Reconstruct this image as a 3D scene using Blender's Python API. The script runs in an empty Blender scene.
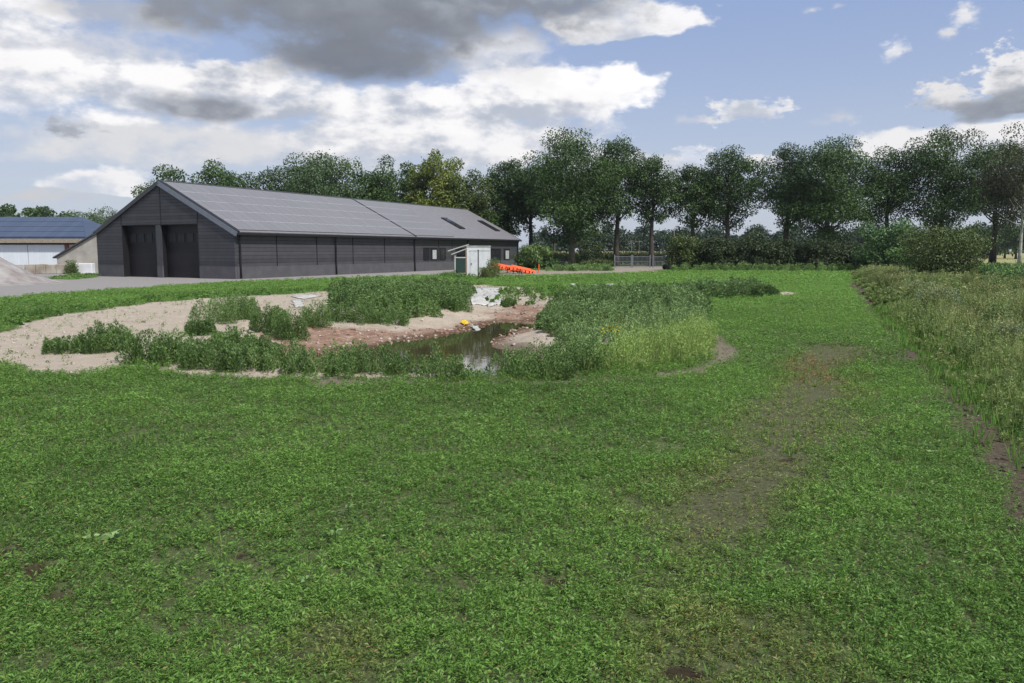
import bpy, bmesh, math
import numpy as np
from mathutils import Vector, Matrix
sc = bpy.context.scene
col = sc.collection
# ------------------------------------------------------------------ camera
FPX, CAMH, TH = 796.44, 2.2, math.radians(6.52)
CT, ST = math.cos(TH), math.sin(TH)
cam_d = bpy.data.cameras.new('camera')
cam_d.lens, cam_d.sensor_width = 28.0, 36.0
cam_d.clip_start, cam_d.clip_end = 0.1, 9000
cam = bpy.data.objects.new('camera', cam_d)
cam.location = (0, 0, CAMH)
cam.rotation_euler = (math.radians(90) - TH, 0, 0)
col.objects.link(cam)
sc.camera = cam
# ------------------------------------------------------------------ light
SUN_EL, SUN_AZ = math.radians(52), math.radians(136)   # azimuth clockwise from +Y (to the right, slightly behind)
sd = bpy.data.lights.new('sun', 'SUN')
sd.energy, sd.angle, sd.color = 4.1, math.radians(4), (1.0, .965, .91)
sun = bpy.data.objects.new('sun', sd)
sv = Vector((math.sin(SUN_AZ)*math.cos(SUN_EL), math.cos(SUN_AZ)*math.cos(SUN_EL), math.sin(SUN_EL)))
sun.rotation_euler = sv.to_track_quat('Z', 'Y').to_euler()
sun.location = (0, 0, 60)
col.objects.link(sun)
sc.view_settings.view_transform = 'Standard'
sc.view_settings.look = 'None'
sc.view_settings.exposure = 0.26
sc.view_settings.gamma = 1.0
sc.render.engine = 'CYCLES'
sc.cycles.use_denoising = True
sc.cycles.max_bounces = 5
sc.cycles.transparent_max_bounces = 8
sc.cycles.diffuse_bounces = 2


def raydir(px, py):
    dx = (px-512)/FPX; dy = (341.5-py)/FPX
    v = np.array([dx, CT+dy*ST, -ST+dy*CT])
    return v/np.linalg.norm(v)


def azel(px, py):
    v = raydir(px, py)
    return math.atan2(v[0], v[1]), math.asin(v[2])


def P(px, py, z=0.0):            # ground point seen at a pixel
    dx = (px-512)/FPX; dy = (341.5-py)/FPX
    ry = CT+dy*ST; rz = -ST+dy*CT
    t = (z-CAMH)/rz
    return (dx*t, ry*t)


def HT(py, D):                   # height of something at distance D whose top is at py
    return CAMH+(250.5-py)*D/FPX


def WX(px, D):
    return (px-512)*D/FPX*1.006


# ------------------------------------------------------------------ world: sky and clouds by direction
world = bpy.data.worlds.new('World')
sc.world = world
world.use_nodes = True
nt = world.node_tree
nt.nodes.clear()
N = nt.nodes.new
LK = nt.links.new


def wmath(op, a, b=None, c=None, clamp=False):
    n = N('ShaderNodeMath'); n.operation = op; n.use_clamp = clamp
    for i, v in enumerate((a, b, c)):
        if v is None: continue
        if isinstance(v, (int, float)): n.inputs[i].default_value = v
        else: LK(v, n.inputs[i])
    return n.outputs[0]


def wsmooth(v, lo, hi, a=0.0, b=1.0):
    n = N('ShaderNodeMapRange'); n.interpolation_type = 'SMOOTHSTEP'
    LK(v, n.inputs[0]); n.inputs[1].default_value = lo; n.inputs[2].default_value = hi
    n.inputs[3].default_value = a; n.inputs[4].default_value = b
    return n.outputs[0]


def wmix(f, a, b):
    n = N('ShaderNodeMix'); n.data_type = 'RGBA'; n.clamp_factor = True
    if isinstance(f, (int, float)): n.inputs[0].default_value = f
    else: LK(f, n.inputs[0])
    for i, v in ((6, a), (7, b)):
        if isinstance(v, tuple): n.inputs[i].default_value = (*v, 1)
        else: LK(v, n.inputs[i])
    return n.outputs[2]


tc = N('ShaderNodeTexCoord')
sky = N('ShaderNodeTexSky'); sky.sky_type = 'NISHITA'; sky.sun_disc = False
sky.sun_elevation = SUN_EL; sky.sun_rotation = SUN_AZ
sky.dust_density = 2.0; sky.air_density = 1.0; sky.ozone_density = 1.2
sep = N('ShaderNodeSeparateXYZ'); LK(tc.outputs['Generated'], sep.inputs[0])
el = wmath('ARCSINE', sep.outputs[2])
az = wmath('ARCTAN2', sep.outputs[0], sep.outputs[1])
mp = N('ShaderNodeMapping'); mp.vector_type = 'POINT'; mp.inputs['Scale'].default_value = (1, 1, 1.9)
LK(tc.outputs['Generated'], mp.inputs[0])


def wnoise(scale, detail, rough, off=0.0, typ='FBM'):
    m = N('ShaderNodeVectorMath'); m.operation = 'ADD'; LK(mp.outputs[0], m.inputs[0]); m.inputs[1].default_value = (off, off*.7, off*1.3)
    n = N('ShaderNodeTexNoise'); n.noise_type = typ; LK(m.outputs[0], n.inputs['Vector'])
    n.inputs['Scale'].default_value = scale; n.inputs['Detail'].default_value = detail; n.inputs['Roughness'].default_value = rough
    return n


nw = wnoise(9, 3, .55, 3.1)
nws = N('ShaderNodeSeparateColor'); LK(nw.outputs['Color'], nws.inputs[0])
azw = wmath('ADD', az, wmath('MULTIPLY', wmath('SUBTRACT', nws.outputs[0], .5), .14))
elw = wmath('ADD', el, wmath('MULTIPLY', wmath('SUBTRACT', nws.outputs[1], .5), .07))
nf = wnoise(13, 9, .56, 9.4).outputs[0]         # cauliflower edge detail
nb = wnoise(5, 4, .5, 5.7).outputs[0]           # broad light and dark inside the clouds
nm = wnoise(26, 5, .6, 1.7).outputs[0]
ns_ = wnoise(48, 7, .62, 4.4).outputs[0]
mp2 = N('ShaderNodeVectorMath'); mp2.operation = 'ADD'; LK(mp.outputs[0], mp2.inputs[0]); mp2.inputs[1].default_value = (9.4+.022, 9.4*.7-.004, 9.4*1.3+.030)
nfo = N('ShaderNodeTexNoise'); LK(mp2.outputs[0], nfo.inputs['Vector']); nfo.inputs['Scale'].default_value = 13; nfo.inputs['Detail'].default_value = 9; nfo.inputs['Roughness'].default_value = .56
relief = wmath('SUBTRACT', nf, nfo.outputs[0])
# base sky: Nishita softened by a thin milky veil low down
S = 10.0
veil = wmix(wsmooth(el, 0, .30), (.62*S, .68*S, .80*S), (.38*S, .49*S, .79*S))
skyc = wmix(wsmooth(el, -.02, .42, .75, .60), sky.outputs[0], veil)
cur = skyc
# generic cloud cover for the parts of the sky the photograph does not show
gmask = wmath('MAXIMUM', wsmooth(wmath('ABSOLUTE', az), .62, .8), wsmooth(el, .33, .46))
gen = wmath('MULTIPLY', wsmooth(wmath('ADD', wmath('MULTIPLY', nb, .8), wmath('MULTIPLY', nf, .35)), .56, .66), gmask)
gcol = wmix(wsmooth(nb, .45, .62), (.95*S, .95*S, .97*S), (.42*S, .45*S, .50*S))
cur = wmix(gen, cur, gcol)
# (px, py, rx, ry, top brightness, bottom brightness, edge sharpness, warp, opacity)
CL = [
 (250, 150, 380, 34, .76, .62, .55, .5, .85),
 (80, 65, 220, 55, .74, .60, .5, .6, .75),
 (640, 172, 90, 22, .76, .66, .35, .5, .6),
 (440, 138, 200, 34, .96, .56, .4, .6, .92),
 (190, 95, 200, 42, 1.0, .56, .30, .7, .95),
 (20, 18, 75, 26, 1.0, .60, .30, .6, .9),
 (110, 14, 80, 22, .66, .50, .45, .6, .8),
 (20, 92, 85, 26, .95, .60, .35, .6, .8),
 (100, 186, 78, 17, .92, .66, .22, .6, .92),
 (60, 200, 70, 10, .62, .60, .5, .5, .7),
 (555, 92, 135, 36, 1.05, .68, .22, .75, .97),
 (470, 110, 150, 30, .98, .55, .30, .7, .9),
 (618, 22, 95, 26, .98, .60, .22, .8, .95),
 (500, 60, 80, 40, .86, .60, .45, .6, .8),
 (225, 72, 65, 24, .98, .52, .25, .7, .95),
 (280, 112, 60, 13, .86, .50, .3, .6, .7),
 (205, 110, 85, 22, .38, .27, .45, .6, .85),
 (62, 128, 42, 11, .44, .33, .4, .5, .8),
 (365, 6, 300, 70, .32, .205, .6, .45, .98),
 (360, 58, 130, 40, .25, .19, .6, .45, .9),
 (545, 6, 120, 24, .44, .28, .6, .5, .85),
 (745, 112, 46, 15, .88, .58, .30, .8, .95),
 (700, 120, 30, 6, .74, .6, .5, .6, .7),
 (838, 118, 26, 10, .72, .6, .5, .9, .75),
 (893, 54, 19, 13, .88, .7, .45, .8, .9),
 (965, 17, 19, 12, .86, .7, .45, .8, .9),
 (950, 33, 12, 7, .78, .7, .5, .8, .8),
 (812, 10, 13, 4.5, .76, .66, .5, .6, .75),
 (838, 6, 11, 4, .76, .66, .5, .6, .7),
 (690, 158, 24, 12, .92, .72, .25, .6, .95),
 (757, 166, 24, 10, .86, .70, .25, .6, .9),
 (965, 146, 135, 22, .88, .70, .22, .5, .95),
 (950, 100, 50, 16, .80, .42, .25, .7, .95),
 (1010, 84, 45, 30, .86, .40, .22, .7, .96),
 (1000, 108, 80, 14, .36, .28, .35, .5, .9),
]
for (cx, cy, rx, ry, bt, bb, sharp, warp, op) in CL:
    a0, e0 = azel(cx, cy)
    ra, re = rx/FPX/ (1+((cx-512)/FPX)**2), ry/FPX
    azm = wmath('ADD', wmath('MULTIPLY', azw, warp), wmath('MULTIPLY', az, 1-warp))
    elm = wmath('ADD', wmath('MULTIPLY', elw, warp), wmath('MULTIPLY', el, 1-warp))
    if rx < 60:
        azm, elm = az, el
    du = wmath('MULTIPLY', wmath('SUBTRACT', azm, a0), 1/ra)
    dv = wmath('MULTIPLY', wmath('SUBTRACT', elm, e0), 1/re)
    # flat base: distances below the middle count more
    dv2 = wmath('MULTIPLY', dv, wsmooth(dv, -.6, .2, 1.35, 1.0))
    r = wmath('SQRT', wmath('ADD', wmath('MULTIPLY', du, du), wmath('MULTIPLY', dv2, dv2)))
    f = wmath('SUBTRACT', 1.0, r)
    amp = (1.0 if bt < .3 else 1.7) if rx >= 60 else .9
    f = wmath('ADD', f, wmath('MULTIPLY', wmath('SUBTRACT', nf, .5), amp))
    if rx < 60:
        f = wmath('ADD', f, wmath('MULTIPLY', wmath('SUBTRACT', ns_, .5), 3.0))
    if rx >= 60: f = wmath('ADD', f, wmath('MULTIPLY', wmath('SUBTRACT', ns_, .5), .30))
    al = wsmooth(f, .0, sharp*(1.2 if rx >= 60 else 2.2), 0, op)
    t = wmath('ADD', wmath('MULTIPLY', dv, .42), wmath('MULTIPLY', wmath('SUBTRACT', nb, .5), 1.6))
    t = wmath('ADD', t, wmath('MULTIPLY', wmath('SUBTRACT', nf, .5), .8 if bt < .35 else 1.7))
    t = wmath('ADD', t, wmath('MULTIPLY', wsmooth(f, 0, .6, .35, 0), 1.0))
    t = wmath('ADD', t, wmath('MULTIPLY', relief, .9 if bt < .35 else 3.4))
    w = wsmooth(t, -.6, .55)
    cB = (bb*S*.90, bb*S*.97, bb*S*1.12)
    cT = (bt*S*1.0, bt*S*.985, bt*S*.99) if bt > .5 else (bt*S*.90, bt*S*.98, bt*S*1.12)
    cur = wmix(al, cur, wmix(w, cB, cT))
bg = N('ShaderNodeBackground'); LK(cur, bg.inputs[0]); bg.inputs[1].default_value = .085
wo = N('ShaderNodeOutputWorld'); LK(bg.outputs[0], wo.inputs[0])
world.cycles.sampling_method = 'MANUAL'
world.cycles.sample_map_resolution = 512

# ------------------------------------------------------------------ numpy helpers
rng = np.random.default_rng(7)


def vnoise(x, y, seed=0):
    xi = np.floor(x).astype(np.int64); yi = np.floor(y).astype(np.int64)
    fx = x-xi; fy = y-yi
    fx = fx*fx*(3-2*fx); fy = fy*fy*(3-2*fy)

    def h(a, b):
        v = (a*374761393 + b*668265263 + seed*1442695041) & 0xffffffff
        v = ((v ^ (v >> 13))*1274126177) & 0xffffffff
        return ((v ^ (v >> 16)) & 0xffff)/65535.0
    return (h(xi, yi)*(1-fx)+h(xi+1, yi)*fx)*(1-fy)+(h(xi, yi+1)*(1-fx)+h(xi+1, yi+1)*fx)*fy


def fbm(x, y, s, seed=0, o=4):
    r = 0; a = .5; t = 0
    for k in range(o):
        r = r+a*vnoise(x/s*2**k+17.3*k, y/s*2**k-9.1*k, seed+k); t += a; a *= .55
    return r/t


def sdpoly(x, y, poly):
    d = np.full(x.shape, 1e18); ins = np.zeros(x.shape, bool)
    n = len(poly)
    for i in range(n):
        x0, y0 = poly[i]; x1, y1 = poly[(i+1) % n]
        ex, ey = x1-x0, y1-y0
        t = np.clip(((x-x0)*ex+(y-y0)*ey)/(ex*ex+ey*ey+1e-12), 0, 1)
        d = np.minimum(d, (x-x0-t*ex)**2+(y-y0-t*ey)**2)
        c = ((y0 > y) != (y1 > y)) & (x < (x1-x0)*(y-y0)/(y1-y0+1e-15)+x0)
        ins ^= c
    d = np.sqrt(d)
    return np.where(ins, d, -d)


def dline(x, y, pts):
    d = np.full(x.shape, 1e18)
    for i in range(len(pts)-1):
        x0, y0 = pts[i]; x1, y1 = pts[i+1]
        ex, ey = x1-x0, y1-y0
        t = np.clip(((x-x0)*ex+(y-y0)*ey)/(ex*ex+ey*ey+1e-12), 0, 1)
        d = np.minimum(d, (x-x0-t*ex)**2+(y-y0-t*ey)**2)
    return np.sqrt(d)


def sm(v, lo, hi):
    t = np.clip((v-lo)/(hi-lo), 0, 1)
    return t*t*(3-2*t)


PP = lambda pts, z=0.0: [P(a, b, z) for a, b in pts]
WZ = -0.45
RIM = PP([(262,320),(300,313),(350,310),(400,310),(440,307),(470,302),(500,297),(530,298),(548,305),(600,310),(650,318),(690,335),(680,352),(640,366),(560,373),(480,375),(400,375),(320,373),(270,362),(240,345),(240,330)])
WATER = PP([(335,353),(364,350),(400,343),(418,339),(443,335),(469,331),(482,326),(497,321.5),(515,321.5),(536,320.5),(548,322),(538,327),(512,330),(497,336),(489,341),(493,347),(506,351),(517,357),(535,360),(570,362),(590,366),(560,374),(500,378),(430,380),(370,380),(330,372),(315,362)], WZ)
SAND = PP([(-60,352),(0,330),(15,327),(50,317),(75,312),(110,309),(150,303),(200,299),(260,296),(330,291),(420,287),(480,285),(530,288),(560,300),(600,330),(600,370),(450,379),(340,379),(258,379),(200,376),(160,371),(119,367),(98,372),(79,375),(44,373),(0,363),(-60,360)])
CLAY = PP([(265,330),(300,318),(330,318),(390,320),(430,318),(470,311),(520,302),(548,306),(540,322),(440,338),(330,365),(270,355)])
PUDSAND = PP([(774,293),(786,291.5),(799,293),(796,295.5),(782,296.5)])
GRAVEL = PP([(-220,312),(-60,302),(0,298.5),(60,293.5),(133,288.2),(234,282.3),(330,279),(400,276.6),(457,274.6),(457,270),(520,264),(300,262),(97,262),(60,266),(-260,266)])
TRACK = PP([(455,274.5),(497,276),(560,275.4),(624,273.4),(668,271),(676,268.6),(655,265.2),(620,266),(600,269.5),(540,270.2),(497,270.5),(455,271.5)])
YARDGRASS = PP([(50,279),(70,275.5),(97,274.5),(98,277),(75,279.5)])
STRIP = PP([(700,334),(712,340),(722,346),(727,353),(715,363),(695,371),(660,377),(600,381.5),(500,384),(400,384),(330,383)])
EDGE = PP([(852,283),(862,292),(880,310),(905,345),(925,368),(945,388),(960,402),(985,432),(1005,455),(1024,480),(1045,512),(1075,560)])
VERGE = PP([(846,272.5),(858,290),(872,305),(905,342),(942,378),(985,425),(1024,470),(1060,520),(1140,640),(2600,640),(2600,262),(1100,259),(900,264)])
LANE = PP([(838,350),(815,380),(790,420),(775,450),(770,480),(720,520)])
REDW = PP([(785,372),(805,360),(840,357),(852,368),(835,382),(800,386)])
BOT = PP([(560,700),(600,610),(680,560),(760,600),(840,600),(860,690),(700,720)])
BOT2 = PP([(270,660),(310,612),(400,640),(430,690),(330,700)])
HOLES = [(*P(35,571), .16), (*P(62,596), .10), (*P(2,553), .12), (*P(470,485), .05), (*P(300,660), .06), (*P(680,672), .11), (*P(560,585), .10), (*P(640,560), .08), (*P(890,452), .06), (*P(545,562), .05), (*P(505,490), .06), (*P(150,508), .06), (*P(240,556), .06), (*P(725,482), .09), (*P(788,462), .1)]


def zones(x, y):
    n1 = fbm(x, y, 1.6, 3)-.5; n2 = fbm(x, y, .45, 9)-.5; n3 = fbm(x, y, 6, 5)-.5
    wob = n1*1.1+n2*.6
    z = {}
    k = np.clip(y/25, .25, 2)
    z['sand'] = sm(sdpoly(x, y, SAND)+wob*1.0*k, -.25*k, .2*k)
    z['sand'] = np.maximum(z['sand'], sm(sdpoly(x, y, PUDSAND)+wob*.5, -.1, .3))
    rim = sdpoly(x, y, RIM)
    z['rim'] = rim
    z['clay'] = sm(sdpoly(x, y, CLAY)+wob*1.2, -.4, .5)*sm(rim+wob, -.8, .2)
    g = np.maximum(sdpoly(x, y, GRAVEL), sdpoly(x, y, TRACK)+wob*.8)
    z['gravel'] = sm(g+wob*1.2, -.35, .35)*(1-sm(sdpoly(x, y, YARDGRASS)+wob, -.3, .3))
    z['track'] = sm(sdpoly(x, y, TRACK)+wob*.8, -.3, .3)
    st = dline(x, y, STRIP); z['strip'] = sm(.20-st+wob*.55, -.12, .25)
    de = dline(x, y, EDGE); z['edge'] = sm(.23+.0045*y-de+wob*.6, -.1, .22)
    z['verge'] = sm(sdpoly(x, y, VERGE)+n2*.6, -.1, .3)
    dl = dline(x, y, LANE); z['lane'] = sm(.55-dl+wob*1.3, -.5, .6)
    z['redw'] = sm(sdpoly(x, y, REDW)+wob*1.6, -.4, .6)
    z['bot'] = np.maximum(sm(sdpoly(x, y, BOT)+wob*.9, -.2, .45), sm(sdpoly(x, y, BOT2)+wob*.7, -.2, .3))
    h = np.zeros(x.shape)
    for (hx, hy, hr) in HOLES:
        h = np.maximum(h, sm(hr*1.05-np.hypot((x-hx), (y-hy)*1.0)+(fbm(x, y, .13, 77)-.5)*hr*1.6, -.02, .03))
    z['hole'] = h
    return z


def ground_z(x, y, rough=True):
    rim = sdpoly(x, y, RIM)+(fbm(x, y, 1.2, 21)-.5)*.5
    wat = sdpoly(x, y, WATER)+(fbm(x, y, .8, 22)-.5)*.35
    dr = np.maximum(rim, 0); dw = np.maximum(-wat, 0)
    z = WZ*dr/(dr+dw+1e-6)
    mound = sm(sdpoly(x, y, PP([(488,341),(512,329),(560,326),(600,345),(590,360),(520,357)], -.2)), -.6, 1.0)*(.35+.8*fbm(x, y, 1.1, 39))
    z = np.where(rim > 0, np.where(wat > 0, WZ-.35*np.minimum(wat/1.0, 1), np.maximum(z, WZ+np.minimum(.36*mound, .55*dw))), 0)
    if rough:
        near = np.clip(rim+1.5, 0, 1)
        z = z+((fbm(x, y, .9, 31, 4)-.5)*.10-np.abs(fbm(x+.3*y, y, .7, 37, 4)-.5)*.30*np.clip(dw*2, 0, 1))*near*(wat < 0)+(fbm(x, y, 3.0, 33)-.5)*.05*np.clip(60-y, 0, 1)
        z = z+(rim < 0)*sm(rim, -1.6, -.2)*.12*(x < 8)*fbm(x, y, 2, 35)
    for (hx, hy, hr) in HOLES[:2]:
        z = z-.07*sm(hr*1.2-np.hypot(x-hx, y-hy), 0, .08)
    return z


# ------------------------------------------------------------------ object helpers
def put(name, data=None, parent=None, **props):
    o = bpy.data.objects.new(name, data)
    col.objects.link(o)
    if parent is not None: o.parent = parent
    for k, v in props.items():
        if v: o[k] = v
    return o


def thing(name, label, cat, loc=(0, 0, 0), rz=0.0, group=None):
    o = put(name, None, label=label, category=cat, group=group)
    o.location = loc; o.rotation_euler = (0, 0, rz)
    o.empty_display_size = .3
    return o


def quads_mesh(name, V, Fq, mat, attrs=None, smooth=False):
    me = bpy.data.meshes.new(name)
    V = np.ascontiguousarray(V, dtype=np.float32); Fq = np.ascontiguousarray(Fq, dtype=np.int32)
    k = Fq.shape[1]
    me.vertices.add(len(V)); me.vertices.foreach_set('co', V.ravel())
    me.loops.add(Fq.size); me.loops.foreach_set('vertex_index', Fq.ravel())
    me.polygons.add(len(Fq)); me.polygons.foreach_set('loop_start', np.arange(0, Fq.size, k, dtype=np.int32))
    if smooth: me.polygons.foreach_set('use_smooth', np.ones(len(Fq), bool))
    for an, (dom, val) in (attrs or {}).items():
        if val.ndim == 1:
            a = me.attributes.new(an, 'FLOAT', dom); a.data.foreach_set('value', val.astype(np.float32))
        else:
            a = me.attributes.new(an, 'FLOAT_COLOR', dom); a.data.foreach_set('color', val.astype(np.float32).ravel())
    me.update(calc_edges=True)
    me.materials.append(mat)
    return me


class MB:
    """collects boxes, tubes and faces into one mesh"""
    def __init__(s): s.v = []; s.f = []

    def add(s, vs, fs):
        b = len(s.v); s.v += [tuple(v) for v in vs]; s.f += [tuple(i+b for i in f) for f in fs]; return s

    def box(s, x0, x1, y0, y1, z0, z1, M=None):
        vs = [(x, y, z) for x in (x0, x1) for y in (y0, y1) for z in (z0, z1)]
        if M is not None: vs = [M @ Vector(v) for v in vs]
        return s.add(vs, [(0,1,3,2),(4,6,7,5),(0,4,5,1),(2,3,7,6),(0,2,6,4),(1,5,7,3)])

    def tube(s, pts, rad, n=7, cap=True):
        pts = [Vector(p) for p in pts]; vs = []; fs = []
        for i, p in enumerate(pts):
            d = (pts[min(i+1, len(pts)-1)]-pts[max(i-1, 0)]).normalized()
            u = d.cross(Vector((.31, .95, .05))); u = u.normalized() if u.length > .01 else Vector((1, 0, 0))
            w = d.cross(u)
            r = rad[i] if isinstance(rad, (list, tuple)) else rad
            for k in range(n):
                a = 2*math.pi*k/n; vs.append(p+u*math.cos(a)*r+w*math.sin(a)*r)
        for i in range(len(pts)-1):
            for k in range(n):
                fs.append((i*n+k, i*n+(k+1) % n, (i+1)*n+(k+1) % n, (i+1)*n+k))
        if cap:
            fs.append(tuple(range(n-1, -1, -1))); fs.append(tuple((len(pts)-1)*n+k for k in range(n)))
        return s.add(vs, fs)

    def prism(s, prof, axis, a0, a1):
        """profile of (p,q) pairs extruded along an axis from a0 to a1"""
        n = len(prof)
        mk = {'x': lambda p, q, a: (a, p, q), 'y': lambda p, q, a: (p, a, q), 'z': lambda p, q, a: (p, q, a)}[axis]
        vs = [mk(p, q, a0) for p, q in prof]+[mk(p, q, a1) for p, q in prof]
        return s.add(vs, [tuple(range(n)), tuple(range(2*n-1, n-1, -1))]+[(i, i+n, (i+1) % n+n, (i+1) % n) for i in range(n)])

    def mesh(s, name, mat, smooth=False, bevel=0):
        me = bpy.data.meshes.new(name); me.from_pydata(s.v, [], s.f)
        bm = bmesh.new(); bm.from_mesh(me)
        bmesh.ops.recalc_face_normals(bm, faces=bm.faces)
        if bevel: bmesh.ops.bevel(bm, geom=bm.edges[:], offset=bevel, segments=1, affect='EDGES')
        bm.to_mesh(me); bm.free()
        if smooth:
            for p in me.polygons: p.use_smooth = True
        me.materials.append(mat); return me

    def build(s, name, mat, parent=None, smooth=False, bevel=0, **props):
        return put(name, s.mesh(name, mat, smooth, bevel), parent, **props)


# ------------------------------------------------------------------ materials
def mat_new(name):
    m = bpy.data.materials.new(name); m.use_nodes = True
    t = m.node_tree; t.nodes.clear(); return m, t


def pr_mat(name, c, rough=.7, var=.15, scale=4.0, metallic=0, spec=.4, bump=0, bscale=30, dirt=None):
    m, t = mat_new(name); n = t.nodes.new; L = t.links.new
    o = n('ShaderNodeOutputMaterial'); b = n('ShaderNodeBsdfPrincipled'); L(b.outputs[0], o.inputs[0])
    g = n('ShaderNodeTexCoord'); ns = n('ShaderNodeTexNoise'); ns.inputs['Scale'].default_value = scale; ns.inputs['Detail'].default_value = 6
    L(g.outputs['Object'], ns.inputs['Vector'])
    r = n('ShaderNodeMapRange'); L(ns.outputs[0], r.inputs[0]); r.inputs[1].default_value = .3; r.inputs[2].default_value = .7
    mx = n('ShaderNodeMix'); mx.data_type = 'RGBA'; L(r.outputs[0], mx.inputs[0])
    d = dirt or tuple(v*(1-var) for v in c)
    mx.inputs[6].default_value = (*d, 1); mx.inputs[7].default_value = (*[min(1, v*(1+var)) for v in c], 1)
    L(mx.outputs[2], b.inputs['Base Color'])
    b.inputs['Roughness'].default_value = rough; b.inputs['Metallic'].default_value = metallic
    b.inputs['Specular IOR Level'].default_value = spec
    if bump:
        n2 = n('ShaderNodeTexNoise'); n2.inputs['Scale'].default_value = bscale; n2.inputs['Detail'].default_value = 5
        L(g.outputs['Object'], n2.inputs['Vector'])
        bp = n('ShaderNodeBump'); bp.inputs['Strength'].default_value = bump; bp.inputs['Distance'].default_value = .05
        L(n2.outputs[0], bp.inputs['Height']); L(bp.outputs[0], b.inputs['Normal'])
    return m


def leaf_mat(name, dark, light, dry=(.16, .11, .05), trans=.25, rough=.55):
    m, t = mat_new(name); n = t.nodes.new; L = t.links.new
    o = n('ShaderNodeOutputMaterial'); b = n('ShaderNodeBsdfPrincipled')
    a = n('ShaderNodeAttribute'); a.attribute_name = 'tint'
    a2 = n('ShaderNodeAttribute'); a2.attribute_name = 'dry'
    mx = n('ShaderNodeMix'); mx.data_type = 'RGBA'; L(a.outputs['Fac'], mx.inputs[0])
    mx.inputs[6].default_value = (*dark, 1); mx.inputs[7].default_value = (*light, 1)
    m2 = n('ShaderNodeMix'); m2.data_type = 'RGBA'; L(a2.outputs['Fac'], m2.inputs[0]); L(mx.outputs[2], m2.inputs[6]); m2.inputs[7].default_value = (*dry, 1)
    L(m2.outputs[2], b.inputs['Base Color']); b.inputs['Roughness'].default_value = rough
    b.inputs['Specular IOR Level'].default_value = .35
    tr = n('ShaderNodeBsdfTranslucent'); L(m2.outputs[2], tr.inputs[0])
    ms = n('ShaderNodeMixShader'); ms.inputs[0].default_value = trans; L(b.outputs[0], ms.inputs[1]); L(tr.outputs[0], ms.inputs[2])
    L(ms.outputs[0], o.inputs[0]); return m


M_field = leaf_mat('field_leaf', (.038, .108, .020), (.182, .358, .066), (.30, .18, .085), trans=.38)
M_weed = leaf_mat('weed_leaf', (.050, .112, .030), (.220, .360, .105), (.26, .20, .09))
M_sage = leaf_mat('sage_leaf', (.085, .165, .052), (.290, .430, .155), (.30, .26, .12))
M_bright = leaf_mat('bright_grass', (.15, .26, .055), (.40, .56, .15), (.34, .32, .12), trans=.35)
M_verge = leaf_mat('verge_leaf', (.072, .140, .032), (.29, .39, .115), (.38, .37, .17), trans=.35)
M_oak = leaf_mat('oak_leaf', (.020, .046, .012), (.082, .145, .034), trans=.18, rough=.5)
M_oak2 = leaf_mat('poplar_leaf', (.024, .056, .014), (.094, .166, .038), trans=.2)
M_pale = leaf_mat('pale_tree_leaf', (.040, .080, .028), (.120, .185, .070), trans=.2)
M_gold = leaf_mat('golden_leaf', (.080, .115, .020), (.27, .32, .062), trans=.3)
M_olive = leaf_mat('olive_leaf', (.045, .072, .020), (.140, .185, .050), trans=.2)
M_birch = leaf_mat('birch_leaf', (.040, .045, .020), (.100, .105, .045), trans=.25)
M_hedge = leaf_mat('hedge_leaf', (.022, .040, .014), (.068, .095, .032), (.09, .05, .03), trans=.15)
M_far = leaf_mat('hazed_far_leaf', (.024, .046, .028), (.056, .092, .048), trans=.1)  # blue of distant haze mixed into the leaf colour
M_willow = leaf_mat('willow_leaf', (.06, .11, .03), (.20, .28, .085), (.3, .25, .1), trans=.3)
M_willow2 = leaf_mat('bright_bush_leaf', (.035, .085, .024), (.115, .215, .060), trans=.2)
M_corn = leaf_mat('corn_leaf', (.08, .14, .05), (.20, .29, .11), (.48, .45, .22), trans=.2)
M_bark = pr_mat('bark', (.055, .046, .038), .9, .35, 3, bump=.8, bscale=12)
M_bark2 = pr_mat('pale_bark', (.14, .12, .09), .9, .3, 3, bump=.6, bscale=12)
M_birchbark = pr_mat('birch_bark', (.42, .40, .36), .8, .45, 2.0, bump=.3)
M_orange = pr_mat('orange_plastic', (.78, .12, .03), .45, .15, 6)
M_white = pr_mat('white_panel', (.66, .67, .70), .4, .06, 2, dirt=(.55, .56, .56))
M_sheet = pr_mat('white_sheet', (.50, .50, .48), .55, .1, 3, bump=.4, bscale=4, dirt=(.30, .28, .24))
M_greysheet = pr_mat('dull_sheet', (.36, .37, .33), .7, .2, 3, bump=.4, bscale=4)
M_blackm = pr_mat('black_metal', (.012, .012, .014), .5, .2, 8)
M_dgrey = pr_mat('dark_grey_metal', (.05, .052, .058), .45, .2, 3)
M_zinc = pr_mat('galvanised_steel', (.22, .235, .25), .4, .15, 6, metallic=.6)
M_dwood = pr_mat('dark_wood', (.085, .072, .062), .85, .35, 6, bump=.4)
M_pwood = pr_mat('weathered_wood', (.26, .22, .17), .85, .25, 6, bump=.3)
M_concrete = pr_mat('concrete', (.34, .32, .28), .9, .25, 1.2, bump=.4, dirt=(.22, .17, .12))
M_pconcrete = pr_mat('pale_concrete', (.42, .42, .40), .9, .15, 1.5, bump=.3)
M_beige = pr_mat('beige_render', (.34, .32, .285), .9, .25, .8, bump=.3)
M_redbrick = pr_mat('red_brick', (.24, .07, .05), .9, .2, 3)
M_glass = pr_mat('window_glass', (.02, .022, .026), .08, .2, 1, spec=.7)
M_dullglass = pr_mat('dusty_glass', (.032, .034, .036), .55, .2, 2, spec=.25)
M_curtain = pr_mat('white_blind', (.36, .37, .38), .6, .1, 2)
M_greendoor = pr_mat('dark_green_board', (.015, .04, .03), .6, .2, 4)
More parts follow.
